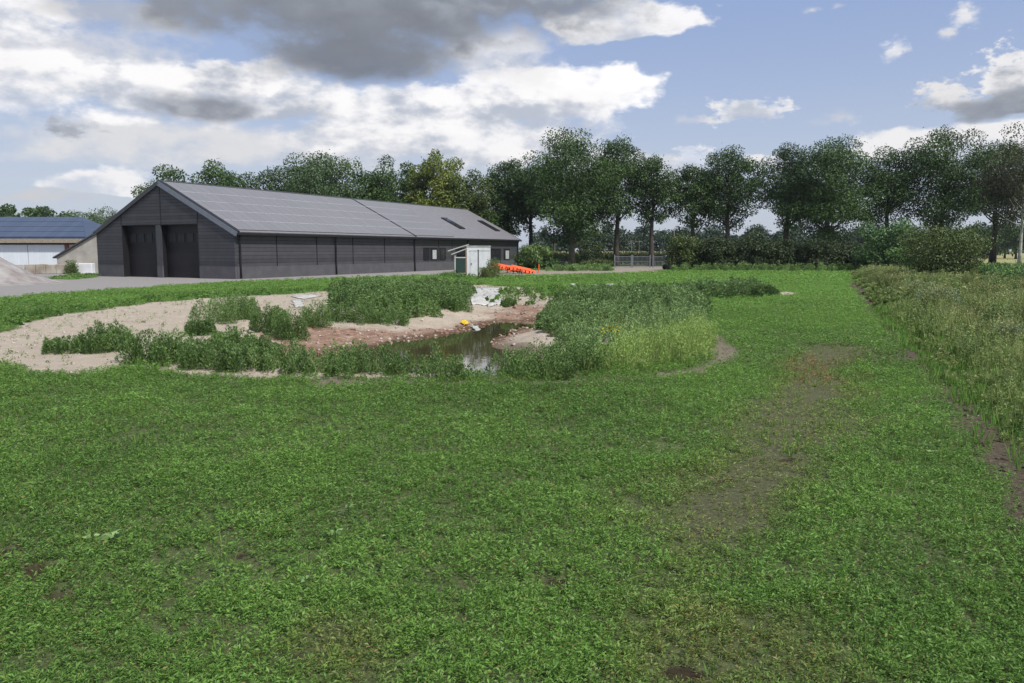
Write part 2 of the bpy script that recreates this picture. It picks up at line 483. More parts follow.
M_yellow = pr_mat('yellow_plastic', (.62, .42, .02), .5, .1, 6)
M_cork = pr_mat('tree_stump_grey', (.20, .17, .15), .9, .3, 8)
M_flower = pr_mat('yellow_petal', (.55, .45, .04), .7, .2, 8)
M_whiteflower = pr_mat('pale_petal', (.62, .66, .60), .7, .1, 8)


def gridwave_mat(name, c, period, axis, rough=.6, strength=.5, var=.12, line=.6, spec=.4):
    """boards or sheets: grooves repeated along an object axis, with board to board variation"""
    m, t = mat_new(name); n = t.nodes.new; L = t.links.new
    o = n('ShaderNodeOutputMaterial'); b = n('ShaderNodeBsdfPrincipled'); L(b.outputs[0], o.inputs[0])
    g = n('ShaderNodeTexCoord'); s = n('ShaderNodeSeparateXYZ'); L(g.outputs['Object'], s.inputs[0])

    def mt(op, a, bb=None):
        k = n('ShaderNodeMath'); k.operation = op
        for i, v in enumerate((a, bb)):
            if v is None: continue
            if isinstance(v, (int, float)): k.inputs[i].default_value = v
            else: L(v, k.inputs[i])
        return k.outputs[0]
    u = mt('DIVIDE', s.outputs['XYZ'.index(axis)], period)
    fr = mt('FRACT', u); idx = mt('FLOOR', u)
    groove = mt('LESS_THAN', fr, .14)
    wn = n('ShaderNodeTexWhiteNoise'); wn.noise_dimensions = '1D'; L(idx, wn.inputs['W'])
    ns = n('ShaderNodeTexNoise'); ns.inputs['Scale'].default_value = 1.3; ns.inputs['Detail'].default_value = 6; L(g.outputs['Object'], ns.inputs['Vector'])
    v = mt('ADD', mt('MULTIPLY', mt('SUBTRACT', wn.outputs[0], .5), var*2), mt('MULTIPLY', mt('SUBTRACT', ns.outputs[0], .5), var*4))
    v = mt('ADD', v, 1.0)
    v = mt('MULTIPLY', v, mt('SUBTRACT', 1.0, mt('MULTIPLY', groove, line)))
    mx = n('ShaderNodeVectorMath'); mx.operation = 'SCALE'; mx.inputs[0].default_value = c; L(v, mx.inputs['Scale'])
    L(mx.outputs[0], b.inputs['Base Color']); b.inputs['Roughness'].default_value = rough; b.inputs['Specular IOR Level'].default_value = spec
    bp = n('ShaderNodeBump'); bp.inputs['Strength'].default_value = strength; bp.inputs['Distance'].default_value = .03
    L(fr, bp.inputs['Height']); L(bp.outputs[0], b.inputs['Normal'])
    return m


M_clad = gridwave_mat('charcoal_cladding', (.058, .057, .064), .30, 'Z', .55, .8, .16, .6)
M_gable = gridwave_mat('charcoal_gable_boards', (.054, .055, .064), .26, 'Z', .55, .8, .16, .6)
M_plinth = pr_mat('grey_plinth', (.078, .077, .084), .85, .15, 1.3, bump=.3)
M_door = gridwave_mat('sectional_door', (.008, .007, .009), .5, 'Z', .5, .3, .1, .35)
M_fence = gridwave_mat('fence_boards', (.09, .075, .065), .15, 'X', .85, .4, .25, .7)
M_sliding = gridwave_mat('white_sheet_door', (.62, .66, .70), .33, 'X', .45, .4, .03, .08)


def solar_mat(name, c, c2, rough):
    m, t = mat_new(name); n = t.nodes.new; L = t.links.new
    o = n('ShaderNodeOutputMaterial'); b = n('ShaderNodeBsdfPrincipled'); L(b.outputs[0], o.inputs[0])
    g = n('ShaderNodeTexCoord'); s = n('ShaderNodeSeparateXYZ'); L(g.outputs['Object'], s.inputs[0])
    d = n('ShaderNodeMath'); d.operation = 'DIVIDE'; L(s.outputs[0], d.inputs[0]); d.inputs[1].default_value = 1.0
    fr = n('ShaderNodeMath'); fr.operation = 'FRACT'; L(d.outputs[0], fr.inputs[0])
    fl = n('ShaderNodeMath'); fl.operation = 'FLOOR'; L(d.outputs[0], fl.inputs[0])
    lt = n('ShaderNodeMath'); lt.operation = 'LESS_THAN'; L(fr.outputs[0], lt.inputs[0]); lt.inputs[1].default_value = .045
    wn = n('ShaderNodeTexWhiteNoise'); wn.noise_dimensions = '1D'; L(fl.outputs[0], wn.inputs['W'])
    m1 = n('ShaderNodeMix'); m1.data_type = 'RGBA'; L(wn.outputs[0], m1.inputs[0]); m1.inputs[6].default_value = (*c, 1); m1.inputs[7].default_value = (*c2, 1)
    m2 = n('ShaderNodeMix'); m2.data_type = 'RGBA'; L(lt.outputs[0], m2.inputs[0]); L(m1.outputs[2], m2.inputs[6]); m2.inputs[7].default_value = (c[0]*.6, c[1]*.6, c[2]*.6, 1)
    L(m2.outputs[2], b.inputs['Base Color']); b.inputs['Roughness'].default_value = rough; b.inputs['Specular IOR Level'].default_value = .5
    return m


M_solar = solar_mat('solar_glass', (.160, .157, .160), (.172, .168, .172), .38)
M_solarblue = solar_mat('blue_solar_glass', (.042, .060, .10), (.052, .072, .115), .35)
M_roof = pr_mat('roof_sheet', (.165, .160, .170), .55, .1, 2)
M_rail = pr_mat('mounting_rail', (.28, .27, .285), .4, .35, 5)


def ground_material():
    m, t = mat_new('ground'); n = t.nodes.new; L = t.links.new
    o = n('ShaderNodeOutputMaterial'); b = n('ShaderNodeBsdfPrincipled'); L(b.outputs[0], o.inputs[0])
    b.inputs['Roughness'].default_value = .95; b.inputs['Specular IOR Level'].default_value = .15
    g = n('ShaderNodeTexCoord')

    def noise(s, d=6, r=.6):
        k = n('ShaderNodeTexNoise'); k.inputs['Scale'].default_value = s; k.inputs['Detail'].default_value = d; k.inputs['Roughness'].default_value = r
        L(g.outputs['Object'], k.inputs['Vector']); return k.outputs[0]

    def ramp(f, stops):
        k = n('ShaderNodeValToRGB'); L(f, k.inputs[0]); e = k.color_ramp.elements
        while len(e) < len(stops): e.new(.5)
        for x, (p, c) in zip(e, stops): x.position = p; x.color = (*c, 1)
        return k.outputs[0]

    def mix(f, a, c):
        k = n('ShaderNodeMix'); k.data_type = 'RGBA'; L(f, k.inputs[0]); L(a, k.inputs[6]); L(c, k.inputs[7]); return k.outputs[2]
    A = n('ShaderNodeAttribute'); A.attribute_name = 'zone_a'; sa = n('ShaderNodeSeparateColor'); L(A.outputs['Color'], sa.inputs[0])
    B = n('ShaderNodeAttribute'); B.attribute_name = 'zone_b'; sb = n('ShaderNodeSeparateColor'); L(B.outputs['Color'], sb.inputs[0])
    nfine = noise(22, 8, .7); nmid = noise(1.6, 8, .7); nbig = noise(.35, 5)
    soil = ramp(nfine, [(.3, (.040, .032, .022)), (.55, (.105, .083, .058)), (.75, (.17, .14, .105))])
    green = ramp(nfine, [(.3, (.030, .062, .016)), (.5, (.070, .125, .032)), (.7, (.13, .20, .06))])
    green2 = ramp(nbig, [(.3, (.085, .150, .036)), (.7, (.115, .165, .05))])
    k = n('ShaderNodeMix'); k.data_type = 'RGBA'; k.inputs[0].default_value = .5; L(green, k.inputs[6]); L(green2, k.inputs[7]); greenm = k.outputs[2]
    sand = ramp(nmid, [(.25, (.24, .195, .15)), (.5, (.38, .325, .255)), (.75, (.48, .425, .345))])
    sandf = ramp(nfine, [(.25, (.17, .135, .10)), (.45, (.36, .305, .24)), (.8, (.48, .42, .345))])
    k = n('ShaderNodeMix'); k.data_type = 'RGBA'; k.inputs[0].default_value = .45; L(sand, k.inputs[6]); L(sandf, k.inputs[7]); sandm = k.outputs[2]
    gravel = ramp(noise(9, 9, .8), [(.25, (.13, .12, .115)), (.5, (.25, .235, .225)), (.75, (.34, .32, .30))])
    clay = ramp(noise(3.2, 7, .65), [(.28, (.09, .045, .032)), (.43, (.20, .115, .078)), (.58, (.27, .18, .13)), (.72, (.40, .33, .27))])
    straw = ramp(nmid, [(.3, (.22, .22, .09)), (.7, (.31, .29, .14))])
    track = ramp(nmid, [(.3, (.20, .17, .13)), (.7, (.31, .27, .22))])
    c = mix(sa.outputs[2], soil, greenm)
    c = mix(sa.outputs[0], c, sandm)
    c = mix(sa.outputs[1], c, gravel)
    c = mix(sb.outputs[2], c, track)
    c = mix(A.outputs['Alpha'], c, clay)
    c = mix(sb.outputs[0], c, straw)
    # damp ring just above the water line; the same mask darkens the holes
    k = n('ShaderNodeMix'); k.data_type = 'RGBA'; k.blend_type = 'MULTIPLY'; L(sb.outputs[1], k.inputs[0]); L(c, k.inputs[6]); k.inputs[7].default_value = (.42, .38, .33, 1)
    L(k.outputs[2], b.inputs['Base Color'])
    bp = n('ShaderNodeBump'); bp.inputs['Strength'].default_value = .9; bp.inputs['Distance'].default_value = .05
    L(noise(14, 8, .7), bp.inputs['Height']); L(bp.outputs[0], b.inputs['Normal'])
    return m


M_ground = ground_material()

# ------------------------------------------------------------------ ground sheet
ys = [-60, -30, -15, -6, -2, 0, 1, 2]
y = 2.6
while y < 130: ys.append(y); y += max(.028, .0088*y)
while y < 2300: ys.append(y); y *= 1.12
ys = np.array(ys+[2700.0])
us = np.concatenate([np.linspace(-2.8, -1.15, 20), np.linspace(-1.12, 1.12, 470), np.linspace(1.15, 2.8, 20)])
YY, UU = np.meshgrid(ys, us, indexing='ij')
XX = UU*(np.maximum(YY, 0)*.85+5)
gx, gy = XX.ravel(), YY.ravel()
Z = ground_z(gx, gy); zn = zones(gx, gy)
wat = sdpoly(gx, gy, WATER)
fargreen = np.maximum(sm(gy, 12, 40), .0)
greenm = np.clip(.5+.5*fargreen, 0, 1)*(1-zn['lane']*.4*(gy < 40))
greenm = np.where(zn['verge'] > .5, np.maximum(greenm, .45), greenm)

greenm *= (1-zn['strip'])*(1-zn['edge'])*(1-zn['hole'])
inpond = sm(zn['rim'], -.3, .3)
za = np.stack([np.maximum(zn['sand'], np.maximum(inpond, zn['strip']*.3)), zn['gravel'], greenm, zn['clay']*.9], 1)
straw = sm(gy, 135, 150)*((gx > 0) | (gy > 200))
wet_and_hole = np.maximum(sm(wat, -.9, -.15)*(zn['rim'] > -.5), zn['hole'])
zb = np.stack([straw, wet_and_hole, zn['track']*.9, np.zeros(len(gx))], 1)
nr, nc = len(ys), len(us)
idx = np.arange(nr*nc).reshape(nr, nc)
Fq = np.stack([idx[:-1, :-1].ravel(), idx[:-1, 1:].ravel(), idx[1:, 1:].ravel(), idx[1:, :-1].ravel()], 1)
me = quads_mesh('ground', np.stack([gx, gy, Z], 1), Fq, M_ground, {'zone_a': ('POINT', za), 'zone_b': ('POINT', zb)}, smooth=True)
put('ground', me, kind='structure')

# water
m, t = mat_new('pond_water'); n = t.nodes.new
o_ = n('ShaderNodeOutputMaterial'); b_ = n('ShaderNodeBsdfPrincipled'); t.links.new(b_.outputs[0], o_.inputs[0])
b_.inputs['Base Color'].default_value = (.050, .045, .020, 1); b_.inputs['Roughness'].default_value = .03; b_.inputs['IOR'].default_value = 1.40
b_.inputs['Specular IOR Level'].default_value = .9
w_ = n('ShaderNodeTexNoise'); w_.inputs['Scale'].default_value = 3.0; w_.inputs['Detail'].default_value = 3
tcc = n('ShaderNodeTexCoord'); t.links.new(tcc.outputs['Object'], w_.inputs['Vector'])
bp_ = n('ShaderNodeBump'); bp_.inputs['Strength'].default_value = .05; bp_.inputs['Distance'].default_value = .02
t.links.new(w_.outputs[0], bp_.inputs['Height']); t.links.new(bp_.outputs[0], b_.inputs['Normal'])
x0, x1 = min(p[0] for p in RIM), max(p[0] for p in RIM); y0, y1 = min(p[1] for p in RIM), max(p[1] for p in RIM)
put('water', MB().add([(x0, y0, WZ), (x1, y0, WZ), (x1, y1, WZ), (x0, y1, WZ)], [(0, 1, 2, 3)]).mesh('water', m), kind='structure')


# ------------------------------------------------------------------ foliage
def unit(v): return v/np.maximum(np.linalg.norm(v, axis=1, keepdims=True), 1e-9)


def leaves(name, B, D, L, W, tint, dry, mat, parent=None, droop=.15, fold=.15, Nrm=None, wide=.5, **props):
    """diamond leaves: base B, direction D, length L, width W"""
    n = len(B); D = unit(D)
    R = rng.normal(size=(n, 3)) if Nrm is None else Nrm
    Sd = unit(np.cross(D, R)); U = np.cross(Sd, D)
    L = np.broadcast_to(L, (n,))[:, None]; W = np.broadcast_to(W, (n,))[:, None]
    mid = B+D*L*wide
    tip = B+D*L; tip = tip-np.array([0, 0, 1.])*L*droop
    V = np.stack([B, mid+Sd*W*.5+U*L*fold*.5, tip, mid-Sd*W*.5+U*L*fold*.5], 1).reshape(-1, 3)
    Fq = np.arange(4*n).reshape(n, 4)
    me = quads_mesh(name, V, Fq, mat, {'tint': ('FACE', np.clip(tint, 0, 1)), 'dry': ('FACE', np.clip(dry, 0, 1))})
    return put(name, me, parent, **props)


def scatter(x0, x1, y0, y1, dens, fan=None):
    """random ground points between two distances inside the fan the camera and its neighbours can see"""
    A = 0
    mg = 3.2 if y1 < 31 else 1.5
    n = int(dens*((y1**2-y0**2)/2*fan*2+2*mg*(y1-y0)))
    yy = np.sqrt(rng.uniform(y0**2, y1**2, n)); xx = rng.uniform(-1, 1, n)*(yy*fan+mg)
    return xx, yy


def jit(n, s=1.0): return rng.normal(size=n)*s


# --- the low crop of seedlings and clover-like weeds covering the field
Bs, Ds, Ls, Ws, Ts, Dr = [], [], [], [], [], []
for (y0, y1, dens, nl, size, hh) in ((1.6, 5.0, 1750, 14, .019, .065), (5.0, 8.5, 1050, 13, .023, .075), (8.5, 15, 600, 11, .028, .08), (15, 28, 220, 9, .041, .09), (28, 55, 70, 9, .060, .09), (55, 92, 16, 8, .115, .11)):
    xx, yy = scatter(0, 0, y0, y1, dens, .80)
    z = zones(xx, yy)
    patch = fbm(xx, yy, .5, 41); patch2 = fbm(xx, yy, 4.0, 43); patch3 = fbm(xx, yy, .16, 47)
    bare = np.maximum.reduce([z['sand']*.985, z['gravel'], z['strip']*.93, z['edge']*.95, z['hole'], sm(z['rim'], -.2, .2), z['verge']*.7])
    thin = np.maximum.reduce([z['lane']*.86, z['redw']*.15, z['bot']*.5])
    keep = (1-bare)*(1-thin)*(.62+.38*sm(patch+.25*patch3, .34, .52))
    gap = sm(.34-fbm(xx, yy, .35, 51), -.02, .05)*(.9 if y1 < 30 else .3)
    keep *= (1-gap*.7)
    k = rng.random(len(xx)) < keep
    xx, yy = xx[k], yy[k]; lane = z['lane'][k]; redw = z['redw'][k]; bot = z['bot'][k]; p2 = patch2[k]; p1 = patch[k]
    n = len(xx)
    zz = ground_z(xx, yy)
    # per plant values repeated per leaf
    vig = .65+.8*rng.random(n)*(.5+p1)
    ph = rep = np.repeat(np.arange(n), nl)
    m_ = len(rep)
    a = rng.uniform(0, 2*np.pi, m_); rise = rng.random(m_)
    sz = size*vig[rep]*(.55+.8*rng.random(m_))
    B = np.stack([xx[rep]+np.cos(a)*sz*.35*rng.random(m_), yy[rep]+np.sin(a)*sz*.35*rng.random(m_), zz[rep]+hh*vig[rep]*(.35+1.3*p1[rep])*rise*.8], 1)
    D = np.stack([np.cos(a), np.sin(a), .25+.9*rng.random(m_)*rise], 1)
    Bs.append(B); Ds.append(D); Ls.append(sz*1.15); Ws.append(sz*(.18+.20*rng.random(m_)))
    Ts.append(.46+.9*(p2[rep]-.5)+.5*(p1[rep]-.5)+.30*jit(m_)*.8+.25*(vig[rep]-1)+.2*(rise-.5)+.30*sm(yy[rep], 18, 50)+.22*sm(xx[rep]-.1*yy[rep], 0, 4)*sm(yy[rep], 8, 20))
    dd = .04+.55*lane[rep]*rng.random(m_)+1.0*redw[rep]*(rng.random(m_) < .9)*(.6+.4*rng.random(m_))+.55*bot[rep]*rng.random(m_)
    dd += (rng.random(m_) < .05)*.6
    Dr.append(dd)
cat = np.concatenate
leaves('field_plants', cat(Bs), cat(Ds), cat(Ls), cat(Ws), cat(Ts), cat(Dr), M_field, kind='stuff', label='low green seedlings and clover covering the field', category='ground cover', fold=.2)


xx, yy = scatter(0, 0, 2.4, 22, 4.5, .8)
z = zones(xx, yy)
k = rng.random(len(xx)) < (1-np.maximum.reduce([z['sand'], z['strip'], z['hole'], sm(z['rim'], -.2, .2), z['edge'], z['lane']*.6]))*sm(fbm(xx, yy, 2.2, 65), .35, .6)
BX_, BY_ = xx[k], yy[k]
# grass blades standing through the crop nearby and on the bright strip
def blades(name, xx, yy, h, w, nb, mat, tint, dry, spread=.5, parent=None, lean=.35, zz=None, **props):
    n = len(xx); rep = np.repeat(np.arange(n), nb); m_ = len(rep)
    if zz is None: zz = ground_z(xx, yy)
    a = rng.uniform(0, 2*np.pi, m_); q = rng.random(m_)
    hh = h[rep]*(.55+.6*rng.random(m_))
    r0 = spread*h[rep]*.25*np.sqrt(rng.random(m_))
    B = np.stack([xx[rep]+np.cos(a)*r0, yy[rep]+np.sin(a)*r0, zz[rep]-.02], 1)
    D = np.stack([np.cos(a)*lean*q, np.sin(a)*lean*q, np.ones(m_)], 1)
    return leaves(name, B, D, hh, w[rep] if hasattr(w, '__len__') else w, tint[rep]+.15*jit(m_), dry[rep]+.12*jit(m_), mat, parent, droop=.12, fold=.1, wide=.4, **props)


xx, yy = scatter(0, 0, 2.6, 16, 14, .8)
z = zones(xx, yy)
k = (rng.random(len(xx)) < .9*(1-np.maximum.reduce([z['sand'], z['strip'], z['hole'], sm(z['rim'], -.2, .2), z['edge']]))*sm(fbm(xx, yy, 1.3, 61), .35, .62))
xx, yy = xx[k], yy[k]
blades('grass', xx, yy, .10+.08*rng.random(len(xx)), .007+.0006*yy, 7, M_field, .75+.2*jit(len(xx)), .1+.1*rng.random(len(xx)), kind='stuff', label='thin young grass blades among the field seedlings', category='grass')


BROAD = (BX_, BY_)


def inpoly_pts(poly, dens, margin=0.0, nz=.6):
    px = [p[0] for p in poly]; py = [p[1] for p in poly]
    x0, x1, y0, y1 = min(px)-.5, max(px)+.5, min(py)-.5, max(py)+.5
    n = int((x1-x0)*(y1-y0)*dens)
    xx = rng.uniform(x0, x1, n); yy = rng.uniform(y0, y1, n)
    k = sdpoly(xx, yy, poly)+(fbm(xx, yy, .9, 71)-.5)*nz > margin
    return xx[k], yy[k]


def bushy(name, xx, yy, h, M, leafL, leafW, mat, tint, dry, spread=.32, parent=None, zz=None, up=.7, stems=True, tip=.0, **props):
    """upright leafy stems: every plant is a stem with leaves set round it"""
    n = len(xx)
    if zz is None: zz = ground_z(xx, yy)
    rep = np.repeat(np.arange(n), M); m_ = len(rep)
    t = rng.random(m_)**.85; a = rng.uniform(0, 2*np.pi, m_)
    la = rng.uniform(0, 2*np.pi, n); lm = .18*rng.random(n)
    rad = spread*h[rep]*(1-t**1.6*.85)*np.sqrt(rng.random(m_))
    hh = h[rep]*(.08+.92*t)
    B = np.stack([xx[rep]+np.cos(a)*rad+np.cos(la[rep])*lm[rep]*hh, yy[rep]+np.sin(a)*rad+np.sin(la[rep])*lm[rep]*hh, zz[rep]+hh-rad*.5], 1)
    D = np.stack([np.cos(a), np.sin(a), up*(.3+1.2*rng.random(m_))], 1)
    L = leafL*(.5+.8*rng.random(m_))*(1-.45*t)
    ti = tint[rep]+.15*jit(m_)+.12*t
    dr = dry[rep]+tip*(t > .85)*rng.random(m_)
    W = leafW*(.6+.7*rng.random(m_))
    if stems:
        B = np.concatenate([B, np.stack([xx, yy, zz-.03], 1)]); D = np.concatenate([D, np.stack([np.cos(la)*lm, np.sin(la)*lm, np.ones(n)], 1)])
        L = np.concatenate([L, h*.98]); W = np.concatenate([W, np.full(n, leafW*.4)]); ti = np.concatenate([ti, tint+.1]); dr = np.concatenate([dr, dry+.2])
    return leaves(name, B, D, L, W, ti, dr, mat, parent, **props)


def weed_belt(poly, dens, hlo, hhi, M, lL, lW, mat, label, tint0=.4, dry0=.03, spread=.32, tip=0.0, nz=.6, hvar=1.2, name='weed_belt', up=.7, kind_tall=True):
    xx, yy = inpoly_pts(PP(poly) if poly[0][0] > 60 or poly[0][1] > 200 else poly, dens, nz=nz)
    n = len(xx); f = fbm(xx, yy, hvar, 81)
    edge = sm(sdpoly(xx, yy, PP(poly)), -.3, .7)
    h = (hlo+(hhi-hlo)*np.clip(f*1.5-.25+.25*jit(n), 0, 1.15))*(.6+.4*edge)
    f2 = fbm(xx, yy, .8, 91)
    if kind_tall and n > 60:
        k = rng.random(n) < .30; q = k.sum(); d_ = float(np.mean(yy))
        blades('tall_weed_stems', xx[k], yy[k], h[k]*1.05+.06*rng.random(q), .010+.0005*d_, 4, M_verge, .5+.25*jit(q), .15+.5*rng.random(q)*(rng.random(q) < .4), spread=.6, lean=.25, kind='stuff', label='thin upright stems rising out of the '+label.split(' ', 1)[1][:60], category='weeds')
    return bushy(name, xx, yy, h, M, lL, lW, mat, tint0+.9*(f2-.5)+.12*jit(n), dry0+.04*rng.random(n), spread=spread, tip=tip, kind='stuff', label=label, category='weeds', up=up)


weed_belt([(262,373),(300,378),(340,380),(420,381),(462,381),(458,372),(440,367),(400,366),(340,365),(290,362),(262,362)], 30, .22, .62, 130, .085, .020, M_weed, 'dense green weeds along the near bank of the pond left of the gap', up=1.9)
weed_belt([(458,382),(494,382),(494,374),(458,374)], 24, .14, .36, 90, .06, .018, M_weed, 'low weeds in the gap of the near bank where the water shows', up=1.5)
weed_belt([(490,382),(560,380),(600,378),(600,369),(560,367),(520,368),(488,374)], 30, .30, .78, 130, .085, .020, M_weed, 'dense green weeds along the near bank right of the gap', up=1.9)
weed_belt([(600,378),(650,374),(690,368),(712,358),(716,345),(700,336),(680,342),(650,346),(625,352),(596,366)], 22, .45, .80, 110, .10, .014, M_bright, 'bright yellow green tall grass at the right end of the pond', tint0=.45, dry0=.08, spread=.25, up=1.6)
weed_belt([(540,355),(600,368),(650,352),(690,342),(708,334),(690,322),(640,315),(600,318),(575,325),(560,335),(545,345)], 15, .45, .85, 120, .10, .028, M_sage, 'mid green weeds on the inner right bank of the pond', tint0=.42, spread=.26, up=1.7)
weed_belt([(548,330),(590,330),(660,325),(705,322),(712,312),(700,302),(650,299),(600,299),(565,302),(548,308),(535,318)], 12, .42, .85, 120, .15, .036, M_sage, 'tall grey green weeds on the far right bank of the pond', tint0=.22, spread=.22, up=1.9)
weed_belt([(536,322),(560,332),(575,318),(570,300),(548,306),(537,314)], 13, .4, .75, 120, .10, .03, M_weed, 'dark green weeds hanging over the end of the water', tint0=.3)
weed_belt([(676,300.5),(720,299.5),(773,297.6),(774,293.6),(740,292.2),(700,292.8),(678,294)], 4.5, .45, .85, 160, .20, .05, M_sage, 'line of tall grey green weeds on the field right of the pond', tint0=.10, spread=.35, up=1.1)
weed_belt([(330,309),(390,314.5),(440,311.5),(470,305),(472,293),(440,289),(380,289),(330,290)], 9, .3, .78, 150, .14, .042, M_weed, 'dark green weeds behind the far bank of the pond', tint0=.34, spread=.34)
weed_belt([(478,300),(540,305),(560,296),(620,292),(560,288),(505,291)], 1.5, .15, .45, 80, .14, .05, M_field, 'low scattered weeds at the far end of the pond', tint0=.5)
weed_belt([(0,330),(75,312),(110,309),(150,303),(200,299),(260,296),(330,291),(420,287),(480,285.5),(480,283.6),(330,288.5),(200,295),(110,304),(50,310),(0,318),(-60,330),(-60,342)], 4, .10, .30, 60, .09, .045, M_field, 'low clumpy green weeds along the upper edge of the sand', tint0=.28, spread=.6)
weed_belt([(120,367),(150,364),(172,368),(172,378),(140,382),(118,376)], 22, .10, .24, 60, .06, .02, M_field, 'bright green low weeds at the front edge of the sand', tint0=.6, spread=.6)
weed_belt([(330,384),(420,386),(520,386),(600,384),(560,390),(420,392),(320,390)], 12, .05, .16, 40, .05, .018, M_field, 'low green weeds on the strip before the pond', tint0=.6, spread=.8)
weed_belt([(-30,500),(10,500),(10,683)], 0, .1, .2, 1, .05, .02, M_field, 'x') if False else None

# separate weed clumps standing on the sand and bank
CLUMPS = [
 (72, 352, 26, .32, 'low spreading weed clump at the left tip of the sand'),
 (100, 352, 20, .62, 'tall weed clump beside the low spreading one on the sand'),
 (116, 350, 14, .5, 'narrow weed clump between two larger ones on the sand'),
 (150, 362, 26, .62, 'bushy green weed clump on the left of the near belt'),
 (178, 364, 24, .56, 'broad dark weed clump on the left of the near belt'),
 (212, 368, 25, .56, 'round weed clump left of the pond in front of bare sand'),
 (245, 371, 22, .45, 'round weed clump at the near left corner of the pond'),
 (232, 348, 20, .45, 'medium weed clump on sand behind the near belt'),
 (200, 335, 13, .38, 'small weed clump in the middle of the sand'),
 (262, 352, 18, .42, 'weed clump on the left bank beside the red soil'),
 (222, 323, 28, .80, 'large weed clump at the back of the sand on the left'),
 (240, 320, 18, .75, 'tall weed clump at the back of the sand next to the largest'),
 (266, 329, 12, .65, 'slim weed clump on pale sand above the red soil'),
 (290, 331, 15, .75, 'leaning weed clump beside the red soil'),
 (278, 322, 9, .5, 'small weed clump behind the leaning one'),
 (316, 321, 14, .75, 'dark weed clump at the left end of the far bank'),
 (340, 316, 12, .6, 'round weed clump on the far bank above the red soil'),
 (392, 316, 15, .55, 'weed clump hanging over the red far bank'),
 (365, 316, 14, .6, 'small dark weed clump on the crest of the far bank'),
 (455, 307, 14, .5, 'small weed clump near the yellow bag on the far bank'),
 (508, 303, 7, .35, 'small green weed clump right of the white sheets'),
]
for (px, py, rpx, h, lab) in CLUMPS:
    cx, cy = P(px, py); R = rpx*cy/FPX
    n = max(30, int(R*R*3.14*22)); R *= 1.12; a = rng.uniform(0, 2*np.pi, n); r = R*np.sqrt(rng.random(n))
    xx, yy = cx+r*np.cos(a), cy+r*np.sin(a)*.9
    hh = h*1.12*(1.05-.5*(r/R)**2)*(.7+.45*rng.random(n))
    z0 = float(ground_z(np.array([cx]), np.array([cy]))[0])
    o = bushy('weed_clump', xx-cx, yy-cy, hh, 150, .10, .023, M_weed, .38+.14*jit(n)+.25*rng.normal()*.4, .03+.03*rng.random(n), zz=ground_z(xx, yy)-z0, up=1.8, label=lab, category='weed', group='weed clumps round the pond')
    o.location = (cx, cy, z0)

# dots of seedlings on the sand
xx, yy = inpoly_pts(SAND, 3.2, margin=.3)
k = (sdpoly(xx, yy, RIM) < 0) & (fbm(xx, yy, 1.4, 101) > .53)
xx, yy = xx[k], yy[k]; n = len(xx)
bushy('seedlings', xx, yy, .04+.10*rng.random(n), 14, .05, .022, M_field, .35+.2*jit(n), .1+.3*rng.random(n), spread=.7, kind='stuff', label='tiny seedlings and litter dotted over the bare sand', category='seedlings')

nb_ = len(BX_)
bushy('taller_seedlings', BX_, BY_, .07+.10*rng.random(nb_)**1.5, 22, .034, .015, M_weed, .55+.25*jit(nb_), .04+.1*rng.random(nb_)*(rng.random(nb_) < .2), spread=.55, up=1.0, kind='stuff', label='taller leafy seedlings standing out of the field cover', category='seedlings')
# --- verge on the right: rough herbs, dry grasses, pale mugwort
def verge_pts(y0, y1, dens, margin=.1):
    xx, yy = scatter(0, 0, y0, y1, dens, .95)
    k = (xx > 0) & (sdpoly(xx, yy, VERGE)+(fbm(xx, yy, .6, 111)-.5)*.6 > margin) & (xx < 60)
    return xx[k], yy[k]


parts_h = []
for (y0, y1, dens, M, lL, lW) in ((1.6, 14, 26, 70, .065, .018), (14, 30, 13, 70, .10, .028), (30, 84, 3.6, 70, .19, .055)):
    xx, yy = verge_pts(y0, y1, dens)
    n = len(xx); dE = sdpoly(xx, yy, VERGE)
    h = (.14+.52*sm(dE, 0, 1.2+.012*yy))*(.25+1.35*fbm(xx, yy, 1.0, 121))*(.8+.3*rng.random(n))*(1+.1*sm(yy, 20, 60))
    dr = .6*sm(fbm(xx, yy, .9, 131), .48, .66)*sm(dE, .3, 2.2)+.05+.10*sm(dE, 3, 10)
    parts_h.append((xx, yy, h, dr))
    bushy('verge_herbs', xx, yy, h, M, lL, lW, M_verge, .40+1.5*(fbm(xx, yy, .9, 141)-.5)+.15*jit(n), dr*.75+.12*jit(n), spread=.34, up=1.3, tip=.5, kind='stuff', label={1.6: 'rough green and tan herbs on the near verge at the right', 14: 'rough olive herbs half way along the right verge', 30: 'rough olive herbs at the far end of the right verge'}[y0], category='herbs')
    k = rng.random(n) < .8
    blades('dry_grass', xx[k], yy[k], h[k]*1.15+.08, .006+.0007*yy[k], 9, M_verge, .55+.2*jit(k.sum()), dr[k]*.8+.3*rng.random(k.sum()), spread=1.0, kind='stuff', label={1.6: 'tall thin grass stems on the near verge', 14: 'tall thin grass stems half way along the verge', 30: 'tall thin grass stems on the far verge'}[y0], category='grass')
